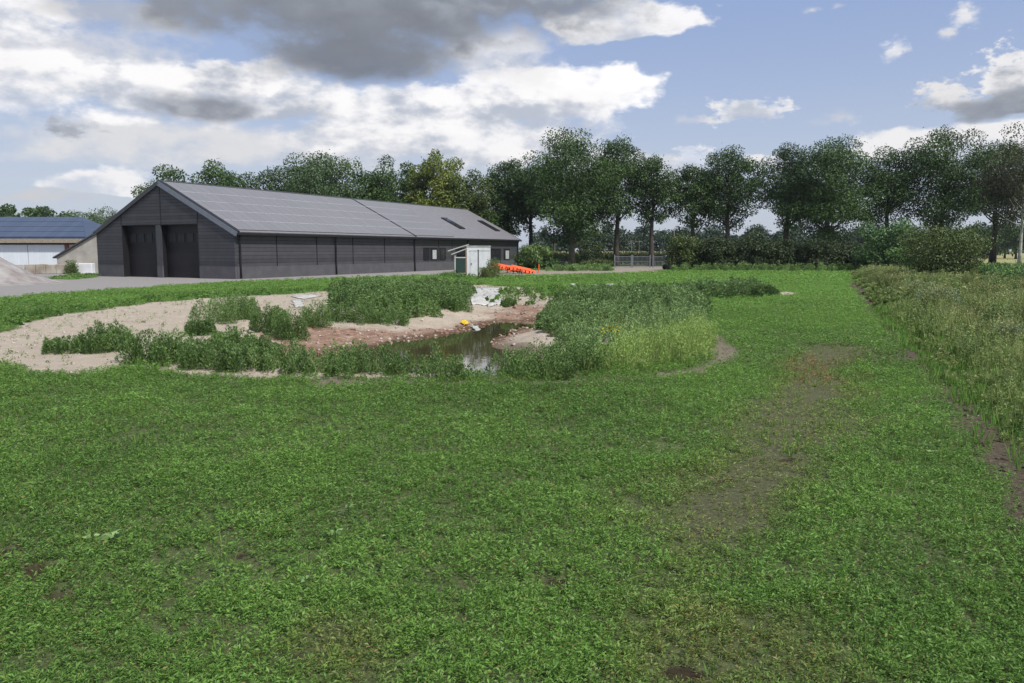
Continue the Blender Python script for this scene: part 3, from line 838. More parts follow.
# bushier clumps of several kinds standing in the verge
for kind_, (mt_, cnt, lab_) in enumerate(((M_willow, 46, 'yellow green bushy herbs scattered through the verge'), (M_weed, 18, 'dark green leafy herbs scattered through the verge'), (M_olive, 16, 'olive brown seeding herbs scattered through the verge'))):
    X_, Y_, H_ = [], [], []
    cxx, cyy = verge_pts(9, 62, .5, 1.0); s_ = rng.permutation(len(cxx))[:cnt*3]
    for cx_, cy_ in zip(cxx[s_], cyy[s_]):
        if float(sdpoly(np.array([cx_]), np.array([cy_]), VERGE)[0]) < .9: continue
        R_ = .22+.45*rng.random(); m__ = int(20+50*R_); a_ = rng.uniform(0, 6.28, m__); r_ = R_*np.sqrt(rng.random(m__))
        X_.append(cx_+r_*np.cos(a_)); Y_.append(cy_+r_*np.sin(a_)); H_.append((.55+.55*rng.random())*(1-.4*(r_/R_)**2)*(.75+.35*rng.random(m__)))
    X_, Y_, H_ = cat(X_), cat(Y_), cat(H_)
    bushy('verge_clumps', X_, Y_, H_, 60, .12, .03, mt_, .4+.2*jit(len(X_)), (.08, .03, .10)[kind_]+.1*rng.random(len(X_)), spread=.3, up=1.1, tip=.4, kind='stuff', label=lab_, category='herbs')
# bright fringe of grass at the verge foot
xx, yy = verge_pts(1.6, 30, 26, -.15); dE = sdpoly(xx, yy, VERGE); k = dE < 1.1; xx, yy = xx[k], yy[k]; n = len(xx)
blades('verge_fringe_grass', xx, yy, .14+.18*rng.random(n), .006+.0009*yy, 9, M_field, .5+.35*rng.random(n), .05*rng.random(n), spread=1.3, kind='stuff', label='fresh green grass along the foot of the verge', category='grass')
# pale mugwort clumps in the verge
M_mug = leaf_mat('mugwort_leaf', (.13, .19, .08), (.30, .38, .19), (.4, .38, .28), trans=.2)
for i, (px, py, w, h, lab) in enumerate([(915, 300, 16, .9, 'pale silvery herb clump behind the others in the verge'), (945, 318, 20, .95, 'pale silvery herb clump in the middle of the verge'), (925, 312, 10, .8, 'narrow pale herb clump left of the broad silvery one'), (1010, 352, 14, .6, 'pale flowering herb clump at the right edge of the verge')]):
    cx, cy = P(px, py); R = w*cy/FPX; n = 26; a = rng.uniform(0, 6.28, n); r = R*np.sqrt(rng.random(n))
    o = bushy('mugwort_clump', r*np.cos(a), r*np.sin(a), h*(.7+.4*rng.random(n)), 90, .11, .03, M_mug, .4+.2*jit(n), .1+.1*rng.random(n), zz=np.zeros(n), spread=.28, up=1.4, label=lab, category='herb')
    o.location = (cx, cy, 0)

# --- broad leaved weeds standing out in the field
for i, (px, py, s, lab) in enumerate([(112, 546, .11, 'broad leaved pale weed in the field near the left'), (92, 546, .07, 'small pale leaved weed beside the broad leaved one'), (335, 542, .09, 'pale weed with a whitish head in the middle foreground'), (348, 515, .06, 'small pale leaved weed behind the one with the whitish head'), (306, 590, .07, 'pale leaved weed in the lower left foreground'), (925, 452, .10, 'pale leaved weed in the field near the verge'), (932, 458, .07, 'small grey leaved weed beside the one near the verge')]):
    cx, cy = P(px, py); n = 9; a = np.linspace(0, 2*np.pi, n, endpoint=False)+rng.random(n)*.4
    B = np.stack([np.cos(a)*.01, np.sin(a)*.01, np.full(n, .07)], 1); D = np.stack([np.cos(a), np.sin(a), .25+.3*rng.random(n)], 1)
    r_ = thing('field_weed', lab, 'weed', (cx, cy, 0))
    leaves('leaf_rosette', B, D, s*.8*(.7+.5*rng.random(n)), s*.36, .55+.2*jit(n), np.zeros(n), M_sage, r_, droop=.2, fold=.25)
    MB().tube([(0, 0, -.03), (.005, 0, .075)], [.004, .003], 5).build('stem', M_pale, r_)

# ------------------------------------------------------------------ trees
def tree(name, label, x, y, h, R, cb, mat, bark=None, n=6500, leaf=.26, seed=1, trunk_r=.28, clusters=34, lean=0.0, cat='tree', group=None, limbs=12, top_bias=.5, parent_loc=None, gap=.32, droop=0.0, flat=1.0):
    g = np.random.default_rng(seed)
    root = thing(name, label, cat, (x, y, 0), 0, group)
    bark = bark or M_bark
    # cluster centres in an egg shaped crown
    cc = []; tries = 0
    hz = (h-cb)/2; cz = cb+hz
    while len(cc) < clusters and tries < 4000:
        tries += 1
        v = g.normal(size=3); v /= np.linalg.norm(v); r = g.random()**(1/2.2)
        p = np.array([v[0]*R*r, v[1]*R*r*flat, cz+v[2]*hz*r])
        tt = (p[2]-cb)/(h-cb)
        lim = R*1.18*(1.0 if tt < .6 else 1.0-.62*((tt-.6)/.4)**1.7)*(.6+.4*min(1, tt/.22))
        rr = math.hypot(p[0], p[1]/flat)
        if rr > lim*.86 or p[2] > h-.8: continue
        if all(np.linalg.norm(p-q) > gap*R*.95 for q in cc): cc.append(p)
    cc = np.array(cc); k = len(cc)
    cr = R*(.21+.15*g.random(k))
    mb = MB(); tb = [(0, 0, -.2)]
    th = cb+(h-cb)*.72; mid = []
    for i in range(1, 7):
        tz = th*i/6; tb.append((lean*tz+g.normal()*.06*R*.3*(i > 1), g.normal()*.05*R*.3*(i > 1), tz))
    rad = [trunk_r*1.35]+[trunk_r*(1-.80*(i/6)) for i in range(1, 7)]
    mb.tube(tb, rad, 8)
    order = g.permutation(k)[:limbs]
    for ci in order:
        c = cc[ci]; s = min(max((c[2]-1.6-.35*math.hypot(c[0], c[1]))/th, .18*cb/th if cb > 1 else .05), .92)
        j = s*6; j0 = int(j); f = j-j0; p0 = Vector(tb[j0]).lerp(Vector(tb[min(j0+1, 6)]), f)
        r0 = trunk_r*(1-.8*s)*.5
        c = Vector(c); m1 = p0.lerp(c, .5)+Vector((0, 0, -.05*R)); 
        mb.tube([p0, m1, c], [r0, r0*.6, r0*.25], 5, cap=False)
        for q in range(2):
            e = c+Vector(g.normal(size=3))*R*.16; mb.tube([m1.lerp(c, .5+.3*q), e], [r0*.35, r0*.12], 4, cap=False)
    mb.build('trunk', bark, root, smooth=True)
    # leaves
    w = cr**2; w = w/w.sum(); own = g.choice(k, n, p=w)
    v = g.normal(size=(n, 3)); v /= np.linalg.norm(v, axis=1)[:, None]
    rr = g.random(n)**(1/3.4)
    pos = cc[own]+v*(cr[own]*rr)[:, None]*np.array([1.15, 1.15*flat, .85])
    # stray twigs that roughen the outline
    st = g.random(n) < .04
    pos[st] += v[st]*(cr[own][st]*.55*g.random(st.sum()))[:, None]
    pos[:, 2] = np.maximum(pos[:, 2], cb*.6 if cb > 1 else .05)
    D = v*.5+g.normal(size=(n, 3))*.6; D[:, 2] -= .15+droop
    nr = v*.9+g.normal(size=(n, 3))*.55; nr[:, 2] += .45
    tint = .38+.22*g.normal(size=k)[own]*.5+.22*g.normal(size=n)
    global rng
    leaves('crown', pos, D, leaf*(.6+.8*g.random(n)), leaf*(.42+.4*g.random(n)), tint, np.zeros(n)+.0, mat, root, droop=.1+droop*.3, Nrm=nr, fold=.1)
    return root


G_ROAD = 'dark oaks in the row along the road'
ROW = [
 (508, 160, 22, 118, M_oak, 'narrow dark roadside tree nearest the golden tree'),
 (530, 166, 20, 116, M_oak, 'low dark roadside tree tucked against the tallest broad oak on its left'),
 (571, 137, 42, 110, M_oak2, 'broadest roadside oak with a pale trunk right of the barn'),
 (615, 138, 27, 112, M_oak, 'tall roadside oak directly behind the metal gate'),
 (650, 157, 22, 112, M_oak, 'shorter roadside oak right of the gate with dark trunk'),
 (690, 163, 22, 114, M_oak, 'smaller roadside oak above the left end of the dark hedge'),
 (724, 150, 29, 114, M_oak, 'oval roadside oak standing left of the widest gap in the row'),
 (783, 148, 25, 113, M_oak, 'roadside oak at the right side of the widest gap in the row'),
 (822, 140, 38, 111, M_oak2, 'wide dense roadside oak above the right end of the dark hedge'),
 (881, 149, 27, 113, M_oak, 'open roadside oak behind the bright green bush'),
 (935, 130, 38, 112, M_oak, 'tallest open crowned oak behind the olive bush'),
 (987, 140, 30, 122, M_oak, 'dark oak leaning behind the birch'),
 (1060, 128, 38, 116, M_oak, 'dark oak at the right end of the row'),
 (1140, 132, 38, 118, M_oak, 'dark oak beyond the right end of the row'),
]
for i, (px, ty, rp, D, mt, lab) in enumerate(ROW):
    h = HT(ty, D); R = rp*D/FPX*1.08
    wide = R > 4.6
    tree('oak_tree', lab, WX(px, D), D, h, R, 3.6 if mt is M_oak2 else 5.4, mt, n=int(16500*(R/3.9)**1.5*(1.35 if mt is M_oak2 else 1.0)), leaf=.27, seed=100+i, trunk_r=.30+.03*R, clusters=int(32+R*5), bark=M_bark2 if i == 2 else M_bark, group='oaks in the roadside row', limbs=14)
tree('birch_tree', 'brownish green birch with a white trunk at the right edge', WX(1014, 100), 100, HT(124, 100), 4.6, 5.0, M_birch, n=7500, leaf=.26, seed=140, trunk_r=.22, clusters=44, bark=M_birchbark, droop=.35)
tree('birch_tree', 'slim brownish green birch left of the white trunked one', WX(990, 104), 104, HT(160, 104), 2.9, 5.5, M_birch, n=3400, leaf=.25, seed=141, trunk_r=.13, clusters=26, droop=.35)
# behind the barn
BK = [
 (190, 163, 24, 112, M_oak2, 3, 'dark tree behind the barn ridge at its left end', 4800, 'oak_tree'),
 (226, 161, 23, 114, M_oak2, 3, 'rounded dark oak behind the barn left of the open thin one', 4800, 'oak_tree'),
 (251, 166, 15, 118, M_oak, 3, 'thin open tree behind the barn showing sky through', 1500, 'oak_tree'),
 (281, 171, 25, 122, M_oak, 3, 'low dark tree behind the barn left of the pale chestnut', 4200, 'oak_tree'),
 (328, 149, 34, 112, M_pale, 2, 'tall pale leaved chestnut behind the middle of the barn', 10500, 'chestnut_tree'),
 (381, 157, 27, 116, M_oak2, 3, 'rounded dark tree right of the pale chestnut', 5600, 'oak_tree'),
 (414, 160, 17, 120, M_oak, 3, 'narrow dark tree left of the golden tree', 3400, 'oak_tree'),
 (441, 150, 25, 116, M_gold, 1.5, 'golden green tree behind the far end of the barn roof', 8600, 'maple_tree'),
 (472, 168, 22, 114, M_olive, 2.5, 'olive green tree right of the golden one', 5200, 'maple_tree'),
 (492, 192, 20, 116, M_oak2, 1.5, 'low dark tree between the olive tree and the roadside row', 4200, 'maple_tree'),
 (355, 176, 30, 128, M_oak, 2, 'dark tree filling the gap behind the chestnut', 3800, 'oak_tree'),
 (300, 176, 24, 126, M_oak, 2, 'dark tree half hidden left behind the chestnut', 3400, 'oak_tree'),
 (398, 176, 24, 128, M_oak, 2, 'dark tree half hidden behind the barn right of middle', 3400, 'oak_tree'),
 (455, 182, 24, 124, M_oak2, 2, 'green tree half hidden behind the golden one', 3400, 'oak_tree'),
 (163, 176, 18, 132, M_oak2, 2, 'small dark tree left of the barn ridge end', 2400, 'oak_tree'),
 (93, 208, 22, 150, M_pale, 1.5, 'light green tree just left of the barn gable', 3400, 'willow_tree'),
 (122, 206, 20, 155, M_pale, 1.5, 'light green tree partly behind the barn gable', 2800, 'willow_tree'),
 (70, 215, 18, 165, M_pale, 1.5, 'lower light green tree above the end of the blue roof', 2200, 'willow_tree'),
]
for i, (px, ty, rp, D, mt, cb, lab, n_, nm_) in enumerate(BK):
    h = HT(ty, D); R = rp*D/FPX*1.14
    tree(nm_, lab, WX(px, D), D, h, R, cb, mt, n=int(n_*2.5), leaf=.31, seed=200+i, trunk_r=.28, clusters=int(26+R*5), group=None, limbs=8)
# far woods, single trees far behind
k = 0
for px in list(range(-44, 74, 9)):
    D = 230+18*math.sin(px); tree('wood_tree', 'small dark tree in the far wood above the blue roof', WX(px, D), D, HT(208+2.5*math.sin(px*1.7), D), 5.4, .5, M_oak2, n=3600, leaf=.75, seed=300+k, clusters=16, group='far trees above the blue roof', limbs=3); k += 1
for px in list(range(540, 985, 13)):
    D = 255+20*math.sin(px*.9); tree('wood_tree', 'green tree painted hazy blue in the distant wood beyond the maize', WX(px, D), D, HT(227+4*math.sin(px*.31), D), 4.3, .2, M_far, n=1700, leaf=.85, seed=300+k, clusters=22, group='trees of the distant wood beyond the maize', limbs=3); k += 1
for px in list(range(955, 1150, 11)):
    D = 215+12*math.sin(px*.9); tree('wood_tree', 'dark tree in the wood beyond the straw coloured field', WX(px, D), D, HT(223+3*math.sin(px*.31), D), 3.6, 1.0, M_oak, n=1500, leaf=.65, seed=300+k, clusters=20, group='trees of the dark wood on the right', limbs=3); k += 1
# hedge of shrubs
for i, px in enumerate(range(682, 866, 16)):
    D = 89+math.sin(i*2.1); left = px < 705
    tree('hedge_shrub', ('outermost' if i == 0 else 'inner')+' olive shrub at the left end of the hedge' if left else 'dark shrub, '+'first second third fourth fifth sixth seventh eighth ninth tenth eleventh'.split()[i-2]+' from the left in the long hedge under the oaks', WX(px, D), D, HT([231, 236, 232, 236, 233, 237, 234, 238, 234, 239, 236, 240][i % 12], D), 1.75, .05, M_olive if left else M_hedge, n=6500, leaf=.20, seed=500+i, trunk_r=.06, clusters=40, cat='shrub', group='olive shrubs ending the hedge' if left else 'dark shrubs of the hedge', limbs=4, gap=.3)
tree('shrub', 'tall thin shrub rising above the dark hedge', WX(752, 90), 90, HT(222, 90), 1.6, 1.2, M_hedge, n=900, leaf=.2, seed=530, trunk_r=.06, clusters=16, cat='shrub', limbs=5)
tree('bush', 'bright green rounded bush at the end of the field', WX(886, 82), 82, HT(218, 82), 3.1, .2, M_willow2, n=9000, leaf=.24, seed=531, trunk_r=.1, clusters=40, cat='bush', limbs=8)
tree('bush', 'low dark green bush at the foot of the bright green one', WX(902, 76), 76, HT(240, 76), 1.5, .1, M_weed, n=2400, leaf=.2, seed=536, trunk_r=.06, clusters=18, cat='bush', limbs=4)
tree('bush', 'large olive green bush beside the verge', WX(939, 57), 57, HT(221, 57), 2.6, .2, M_olive, n=17000, leaf=.14, seed=532, trunk_r=.09, clusters=70, cat='bush', limbs=10)
for i, (px, D, ty) in enumerate([(975, 60, 258), (990, 56, 260), (1006, 52, 261), (1024, 48, 263), (1046, 45, 264), (1070, 42, 262), (1000, 66, 259), (1030, 60, 260)]):
    tree('hedge_shrub', 'first second third fourth fifth sixth seventh eighth'.split()[i]+' fresh green shrub of the low hedge at the right edge', WX(px, D), D, HT(ty, D)+.15, 1.5, .05, M_weed if i % 2 else M_pale if i == 4 else M_weed, n=5000, leaf=.15, seed=540+i, trunk_r=.05, clusters=26, cat='shrub', group='low green hedge at the right edge', limbs=3)
tree('willow_bush', 'pale green drooping willow bush at the end of the barn', WX(534, 93), 93, HT(237, 93), 1.9, .1, M_willow, n=4200, leaf=.26, seed=533, trunk_r=.08, clusters=26, cat='bush', limbs=6, droop=.8)
tree('willow_bush', 'low green bush leaning right of the willow bush', WX(550, 92), 92, HT(254, 92), 1.2, .05, M_oak2, n=1500, leaf=.18, seed=534, trunk_r=.05, clusters=14, cat='bush', limbs=3, droop=.5)
tree('small_tree', 'small dark reddish tree behind the clipped hedge', WX(590, 104), 104, HT(236, 104), 1.9, .6, M_hedge, n=2800, leaf=.22, seed=535, trunk_r=.08, clusters=24, limbs=6)
for i, (px, w) in enumerate([(588, 1.0), (597, 1.0), (605, .9)]):
    tree('clipped_hedge_shrub', 'left middle right'.split()[i]+' olive brown shrub of the low hedge left of the gate', WX(px, 96), 96, 1.75, w, .03, M_olive, n=1500, leaf=.15, seed=550+i, trunk_r=.05, clusters=16, cat='shrub', group='low olive hedge left of the gate', limbs=3)
for i, (px, D, h, w, lab) in enumerate([(486, 62.5, .9, .55, 'grassy shrub before the white cabin'), (493, 63.2, 1.5, .5, 'tall feathery shrub at the right of the white cabin')]):
    n = 40; a = rng.uniform(0, 6.28, n); r = w*np.sqrt(rng.random(n))
    o = bushy('grassy_shrub', r*np.cos(a), r*np.sin(a), h*(.7+.4*rng.random(n)), 60, .22, .035, M_willow, .25+.2*jit(n), .1+.15*rng.random(n), zz=np.zeros(n), up=1.6, label=lab, category='shrub'); o.location = (WX(px, D), D, 0)
# weeds at the foot of the hedge, by the fence and along the barn foot
weed_belt([(672,271.5),(760,271.8),(866,272.2),(866,270.5),(760,269.6),(672,269.4)], 1.6, .4, 1.0, 90, .3, .07, M_weed, 'green weeds along the foot of the dark hedge', tint0=.5, spread=.4)
weed_belt([(548,271.5),(612,271),(612,269),(560,268),(546,269)], 1.6, .3, .8, 80, .3, .08, M_weed, 'green weeds behind the sandy track', tint0=.55, spread=.5)
weed_belt([(440,275.6),(470,276.8),(480,278.5),(466,279.3),(440,277.2)], 3, .2, .5, 70, .2, .05, M_weed, 'green weeds along the gravel before the barn', tint0=.45, spread=.5)
# maize
xx = rng.uniform(-12, 34, 26000); yy = 118+100*rng.random(26000)**2.2
k = (xx < 30)
xx, yy = xx[k], yy[k]; n = len(xx)
leafz = rng.random(n)*1.55; a = rng.uniform(0, 6.28, n)
leaves('maize_field', np.stack([xx, yy, leafz], 1), np.stack([np.cos(a)*.6, np.sin(a)*.6, np.ones(n)], 1), .75, .16, .4+.25*jit(n), .7*sm(leafz, 1.1, 1.5)+.1*rng.random(n), M_corn, kind='stuff', label='field of green maize with pale tassels beyond the gate', category='crop', droop=.1)

# ------------------------------------------------------------------ main barn
BX, BY, BA, BW, BL, HE, HA = -21.31, 61.62, .4525, 15.70, 50.47, 3.75, 7.69
# local frame: +X runs along the long side (away), +Y across the gable (to the left)
barn = thing('barn', 'long charcoal barn with solar covered roof and two big doors in its gable', 'barn', (BX, BY, 0), math.pi/2-BA)
Bd = np.array([math.sin(BA), math.cos(BA)]); Ad = np.array([-math.cos(BA), math.sin(BA)])


def tpx(px):   # distance along the long wall of the point seen at column px
    k = (px-512)/FPX/1.0
    # x/(y*CT - ...) ~ k  (the wall foot: z ~ 1)
    f = lambda t: (BX+Bd[0]*t)/((BY+Bd[1]*t)*CT+(CAMH-1.5)*ST)-k
    lo, hi = -5, 60
    for _ in range(50):
        m = (lo+hi)/2
        if f(m) < 0: lo = m
        else: hi = m
    return (lo+hi)/2


def spx(px):   # distance across the gable
    k = (px-512)/FPX
    f = lambda t: (BX+Ad[0]*t)/((BY+Ad[1]*t)*CT+(CAMH-1.5)*ST)-k
    lo, hi = -5, 30
    for _ in range(50):
        m = (lo+hi)/2
        if f(m) > 0: lo = m
        else: hi = m
    return (lo+hi)/2


PL = .95; DT = 4.25
d1a, d1b = spx(199.3), spx(162.0); d2a, d2b = spx(157.3), spx(123.3)
REC = .55
sl = (HA-HE)/(BW/2)
zroof = lambda yy: HE+sl*min(yy, BW-yy)
# gable wall in pieces round the door openings (upper board part)
g = MB()
th = .2
g.prism([(0, PL), (d1a, PL), (d1a, zroof(d1a)-.04), (0, HE-.04)], 'x', 0, th)
g.prism([(d2b, PL), (BW, PL), (BW, HE-.04), (d2b, zroof(d2b)-.04)], 'x', 0, th)
g.prism([(d1a, DT), (d2b, DT), (d2b, zroof(d2b)-.04), (BW/2, HA-.04), (d1a, zroof(d1a)-.04)], 'x', 0, th)
g.build('gable_wall', M_gable, barn)
for (a_, b_) in ((0, d1a), (d2b, BW)): MB().box(-.02, th, a_, b_, 0, PL).build('gable_plinth', M_plinth, barn)
MB().box(-.015, .12, d1b, d2a, PL, DT).build('door_post', M_dgrey, barn); MB().box(.121, REC, d1b+.04, d2a-.04, .0, DT-.002).build('door_jamb_shade', M_blackm, barn)  # post side in the recess is black: shade put into its colour
MB().box(-.03, .119, d1b-.02, d2a+.02, 0, PL-.002).build('door_post_plinth', M_plinth, barn)
g = MB(); g.box(-.01, REC, d1a, d1a+.05, 0, DT); g.box(-.01, REC, d2b-.05, d2b, 0, DT); g.box(-.01, REC, d1a, d2b, DT, DT+.06); g.build('door_reveal', M_blackm, barn)
for (a, b) in ((d1a, d1b), (d2a, d2b)):
    d = MB().box(REC, REC+.08, a, b, .02, DT).build('garage_door', M_door, barn)
    w = b-a
    for j in range(4):
        y0_ = a+.12+(w-.24)/4*j; y1_ = y0_+(w-.24)/4-.14
        f = MB(); f.box(REC-.03, REC, y0_, y1_, 2.86, 2.92); f.box(REC-.03, REC, y0_, y1_, 3.52, 3.58); f.box(REC-.03, REC, y0_, y0_+.06, 2.92, 3.52); f.box(REC-.03, REC, y1_-.06, y1_, 2.92, 3.52)
        f.build('door_window', M_blackm, d)
        f2 = MB().box(REC-.012, REC-.002, y0_+.06, y1_-.06, 2.92, 3.52)
        put('window_glass', f2.mesh('window_glass', M_dullglass), d)
# vertical trims on the gable
g = MB()
for yy_, z1_ in ((d1a-.0, zroof(d1a)), (BW/2, HA), (d2b, zroof(d2b))):
    g.box(-.03, -.002, yy_-.03, yy_+.03, DT+.07, z1_-.15)
g.build('gable_trim', M_blackm, barn)
# long side wall
sw = MB(); sw.box(th+.001, BL, 0, .18, PL, HE-.02); sw.build('side_wall', M_clad, barn)
MB().box(th+.001, BL, -.03, .18, 0, PL-.002).build('side_plinth', M_plinth, barn)
MB().box(th+.001, BL, BW-.18, BW, 0, HE-.02).build('back_wall', M_clad, barn)
MB().prism([(0, 0), (BW, 0), (BW, HE-.04), (BW/2, HA-.04), (0, HE-.04)], 'x', BL+.001, BL+.18).build('far_gable_wall', M_gable, barn)
# seams and down pipes of the long wall
g = MB()
for px in (277, 317, 353, 384.6, 438.5, 452):
    t_ = tpx(px); g.box(t_-.03, t_+.03, -.045, -.002, PL, HE-.25)
g.build('wall_seam_trim', M_blackm, barn)
for px in (234.5, 335.2, 413.9, 467.0, 517.2):
    t_ = tpx(px) if px > 235 else .45
    MB().tube([(t_, -.30, HE-.18), (t_, -.12, HE-.55), (t_, -.12, .95), (t_, -.14, .05)], .075, 8).build('downpipe', M_blackm, barn, smooth=True)
# windows of the long wall
def wall_window(pa, pb, z0, z1, blind=False, mull=0, parent=barn):
    a, b = tpx(pa), tpx(pb)
    f = MB()
    f.box(a, b, -.06, .0-.002, z0, z0+.08); f.box(a, b, -.06, -.002, z1-.08, z1); f.box(a, a+.1, -.06, -.002, z0+.08, z1-.08); f.box(b-.1, b, -.06, -.002, z0+.08, z1-.08)
    for q in range(mull):
        x_ = a+(b-a)*(q+1)/(mull+1); f.box(x_-.05, x_+.05, -.05, -.002, z0+.08, z1-.08)
    w = f.build('window', M_blackm, parent)
    MB().box(a+.1, b-.1, -.02, -.004, z0+.08, z1-.08).build('window_pane', M_glass, w)
    if blind:
        MB().box(a+(b-a)*.3, b-.18, -.03, -.021, z0+.12, z0+(z1-z0)*(.82)).build('window_blind', M_curtain, w)


wall_window(423.3, 429.2, 1.15, 2.5)
wall_window(430.4, 437.2, 1.15, 2.5, blind=True)
wall_window(439.5, 445.4, 1.15, 2.5)
wall_window(455.5, 466, 1.15, 2.5)
wall_window(490, 500.5, .25, 2.45, mull=1)
wall_window(503.7, 509.5, 1.0, 2.45, blind=True)
# roof
OS, OG = .40, .08
sx = math.hypot(BW/2, HA-HE)
slope = math.atan2(HA-HE, BW/2)


def roofpt(x, s, dz=0.0):          # s = distance down from the ridge on the visible slope
    return (x, BW/2-s*math.cos(slope)-dz*math.sin(slope), HA-s*math.sin(slope)+dz*math.cos(slope))


SE = sx+OS/math.cos(slope)


def slab(mb, x0_, x1_, s0, s1, d0, d1):
    vs = [roofpt(x_, s_, d_) for x_ in (x0_, x1_) for s_ in (s0, s1) for d_ in (d0, d1)]
    mb.add(vs, [(0,1,3,2),(4,6,7,5),(0,4,5,1),(2,3,7,6),(0,2,6,4),(1,5,7,3)]); return mb


slab(MB(), -OG, BL+.18+OG, 0, SE, 0, .08).build('roof_slope', M_roof, barn)
bk = MB(); vs = [(x_, BW/2+s_*math.cos(slope)+d_*math.sin(slope), HA-s_*math.sin(slope)+d_*math.cos(slope)) for x_ in (-OG, BL+.26) for s_ in (0.01, SE-.25) for d_ in (0, .08)]
bk.add(vs, [(0,1,3,2),(4,6,7,5),(0,4,5,1),(2,3,7,6),(0,2,6,4),(1,5,7,3)]); bk.build('back_roof_slope', M_roof, barn)
xmid = BL*.495
rows = 5; sw_ = (SE-.55)/rows
for (xa, xb) in ((.25, xmid-.2), (xmid+.2, BL*.80)):
    for r_ in range(rows):
        s0 = .3+r_*sw_
        if xa > 1 and r_ > 5: continue
        slab(MB(), xa, xb if xa < 1 else (BL*.66), s0+.05, s0+sw_-.05, .11, .145).build('solar_panel_row', M_solar, barn)
for r_ in range(1, rows):
    rl = slab(MB(), .3, BL*.66, .3+r_*sw_-.045, .3+r_*sw_+.045, .082, .15); rl.build('mounting_rail', M_rail, barn)
slab(MB(), xmid-.10, xmid+.10, .02, SE-.02, .085, .15).build('roof_seam', M_blackm, barn)
slab(MB(), -OG-.05, .12, 0, SE+.02, .082, .15).build('verge_flashing', M_blackm, barn)
slab(MB(), -OG-.08, -OG-.004, 0, SE+.03, -.30, .09).build('bargeboard', pr_mat('slate_bargeboard', (.15, .17, .20), .5, .1), barn)
bb = MB(); vs = [(x_, BW/2+s_*math.cos(slope)+d_*math.sin(slope), HA-s_*math.sin(slope)+d_*math.cos(slope)) for x_ in (-OG-.08, -OG-.004) for s_ in (0, SE-.2) for d_ in (-.22, .09)]
bb.add(vs, [(0,1,3,2),(4,6,7,5),(0,4,5,1),(2,3,7,6),(0,2,6,4),(1,5,7,3)]); bb.build('bargeboard', M_dgrey, barn)
MB().tube([(-OG, BW/2, HA+.07), (BL+.25, BW/2, HA+.07)], .09, 8).build('ridge_cap', M_dgrey, barn)
ey = roofpt(0, SE)[1]; ez = roofpt(0, SE)[2]
MB().box(-OG, BL+.26, ey-.12, ey+.03, ez-.16, ez-.01).build('gutter', M_blackm, barn)
MB().box(th, BL, ey+.03, -.001, HE-.30, HE-.24).build('soffit', M_blackm, barn)
# skylights: found from their pixel columns by sliding along the slope


def roof_at(px, py):
    best = None
    for s_ in np.linspace(.3, SE-.3, 120):
        for x_ in np.linspace(25, BL, 140):
            l = roofpt(x_, s_)
            w_x = BX+Bd[0]*l[0]+Ad[0]*l[1]; w_y = BY+Bd[1]*l[0]+Ad[1]*l[1]; z_ = l[2]-CAMH
            dd_ = w_y*CT-z_*ST; uu_ = w_y*ST+z_*CT
            e = (512+FPX*w_x/dd_-px)**2+(341.5-FPX*uu_/dd_-py)**2
            if best is None or e < best[0]: best = (e, x_, s_)
    return best[1], best[2]


for (p1, p2, w_) in (((440.5, 219), (465, 230), 1.3), ((477.5, 221.5), (499, 232), 1.3)):
    xa, sa = roof_at(*p1); xb, sb_ = roof_at(*p2)
    xc = (xa+xb)/2
    sk = slab(MB(), xc-w_/2, xc+w_/2, min(sa, sb_), max(sa, sb_), .085, .20).build('skylight', M_blackm, barn)
    sm_ = (sa+sb_)/2
    for (q0, q1) in ((min(sa, sb_)+.12, sm_-.08), (sm_+.08, max(sa, sb_)-.12)):
        slab(MB(), xc-w_/2+.15, xc+w_/2-.15, q0, q1, .201, .215).build('skylight_glass', M_glass, sk)

# ------------------------------------------------------------------ haze
mh, th_ = mat_new('haze'); pv = th_.nodes.new('ShaderNodeVolumePrincipled'); oh = th_.nodes.new('ShaderNodeOutputMaterial')
pv.inputs['Color'].default_value = (.86, .91, 1.0, 1); pv.inputs['Density'].default_value = .00012; pv.inputs['Anisotropy'].default_value = .2
th_.links.new(pv.outputs[0], oh.inputs['Volume'])
MB().box(-6800, 6800, -200, 2900, -2.5, 30).build('haze', mh, None, kind='stuff', label='thin pale summer haze over the fields', category='haze')
sc.cycles.volume_bounces = 0
# ------------------------------------------------------------------ left barn and yard
D0 = 96.0
lx1 = WX(95, D0); lx0 = lx1-46; le = HT(238.5, D0); fy = D0
lb = thing('farm_building', 'white walled farm building with blue solar panels on its roof', 'farm building', ((lx0+lx1)/2, fy, 0))
ox = (lx0+lx1)/2
g = MB(); g.box(lx0-ox, lx1-ox-.4, .3, .5, 0, le-.05); g.box(lx0-ox, lx1-ox-.4, 12, 12.2, 0, le-.05); g.box(lx0-ox, lx0-ox+.2, .5, 12, 0, le); g.box(lx1-ox-.6, lx1-ox-.4, .5, 12, 0, le-.05); g.build('wall', M_white, lb)
rh = 2.75; hipx = 3.9
y0r, y1r = -.5, 13; ym = 6.2
rv = [(lx0-ox, y0r, le), (lx1-ox, y0r, le), (lx1-ox-hipx, ym, le+rh), (lx0-ox, ym, le+rh), (lx1-ox, y1r, le), (lx0-ox, y1r, le)]
rv2 = [(a, b, c-.12) for a, b, c in rv]
MB().add(rv+rv2, [(0,1,2,3),(1,4,2),(3,2,4,5),(6,9,8,7),(7,8,10),(9,11,10,8),(0,6,7,1),(1,7,10,4),(4,10,11,5),(5,11,9,3),(3,9,6,0)]).build('roof', M_solarblue, lb)
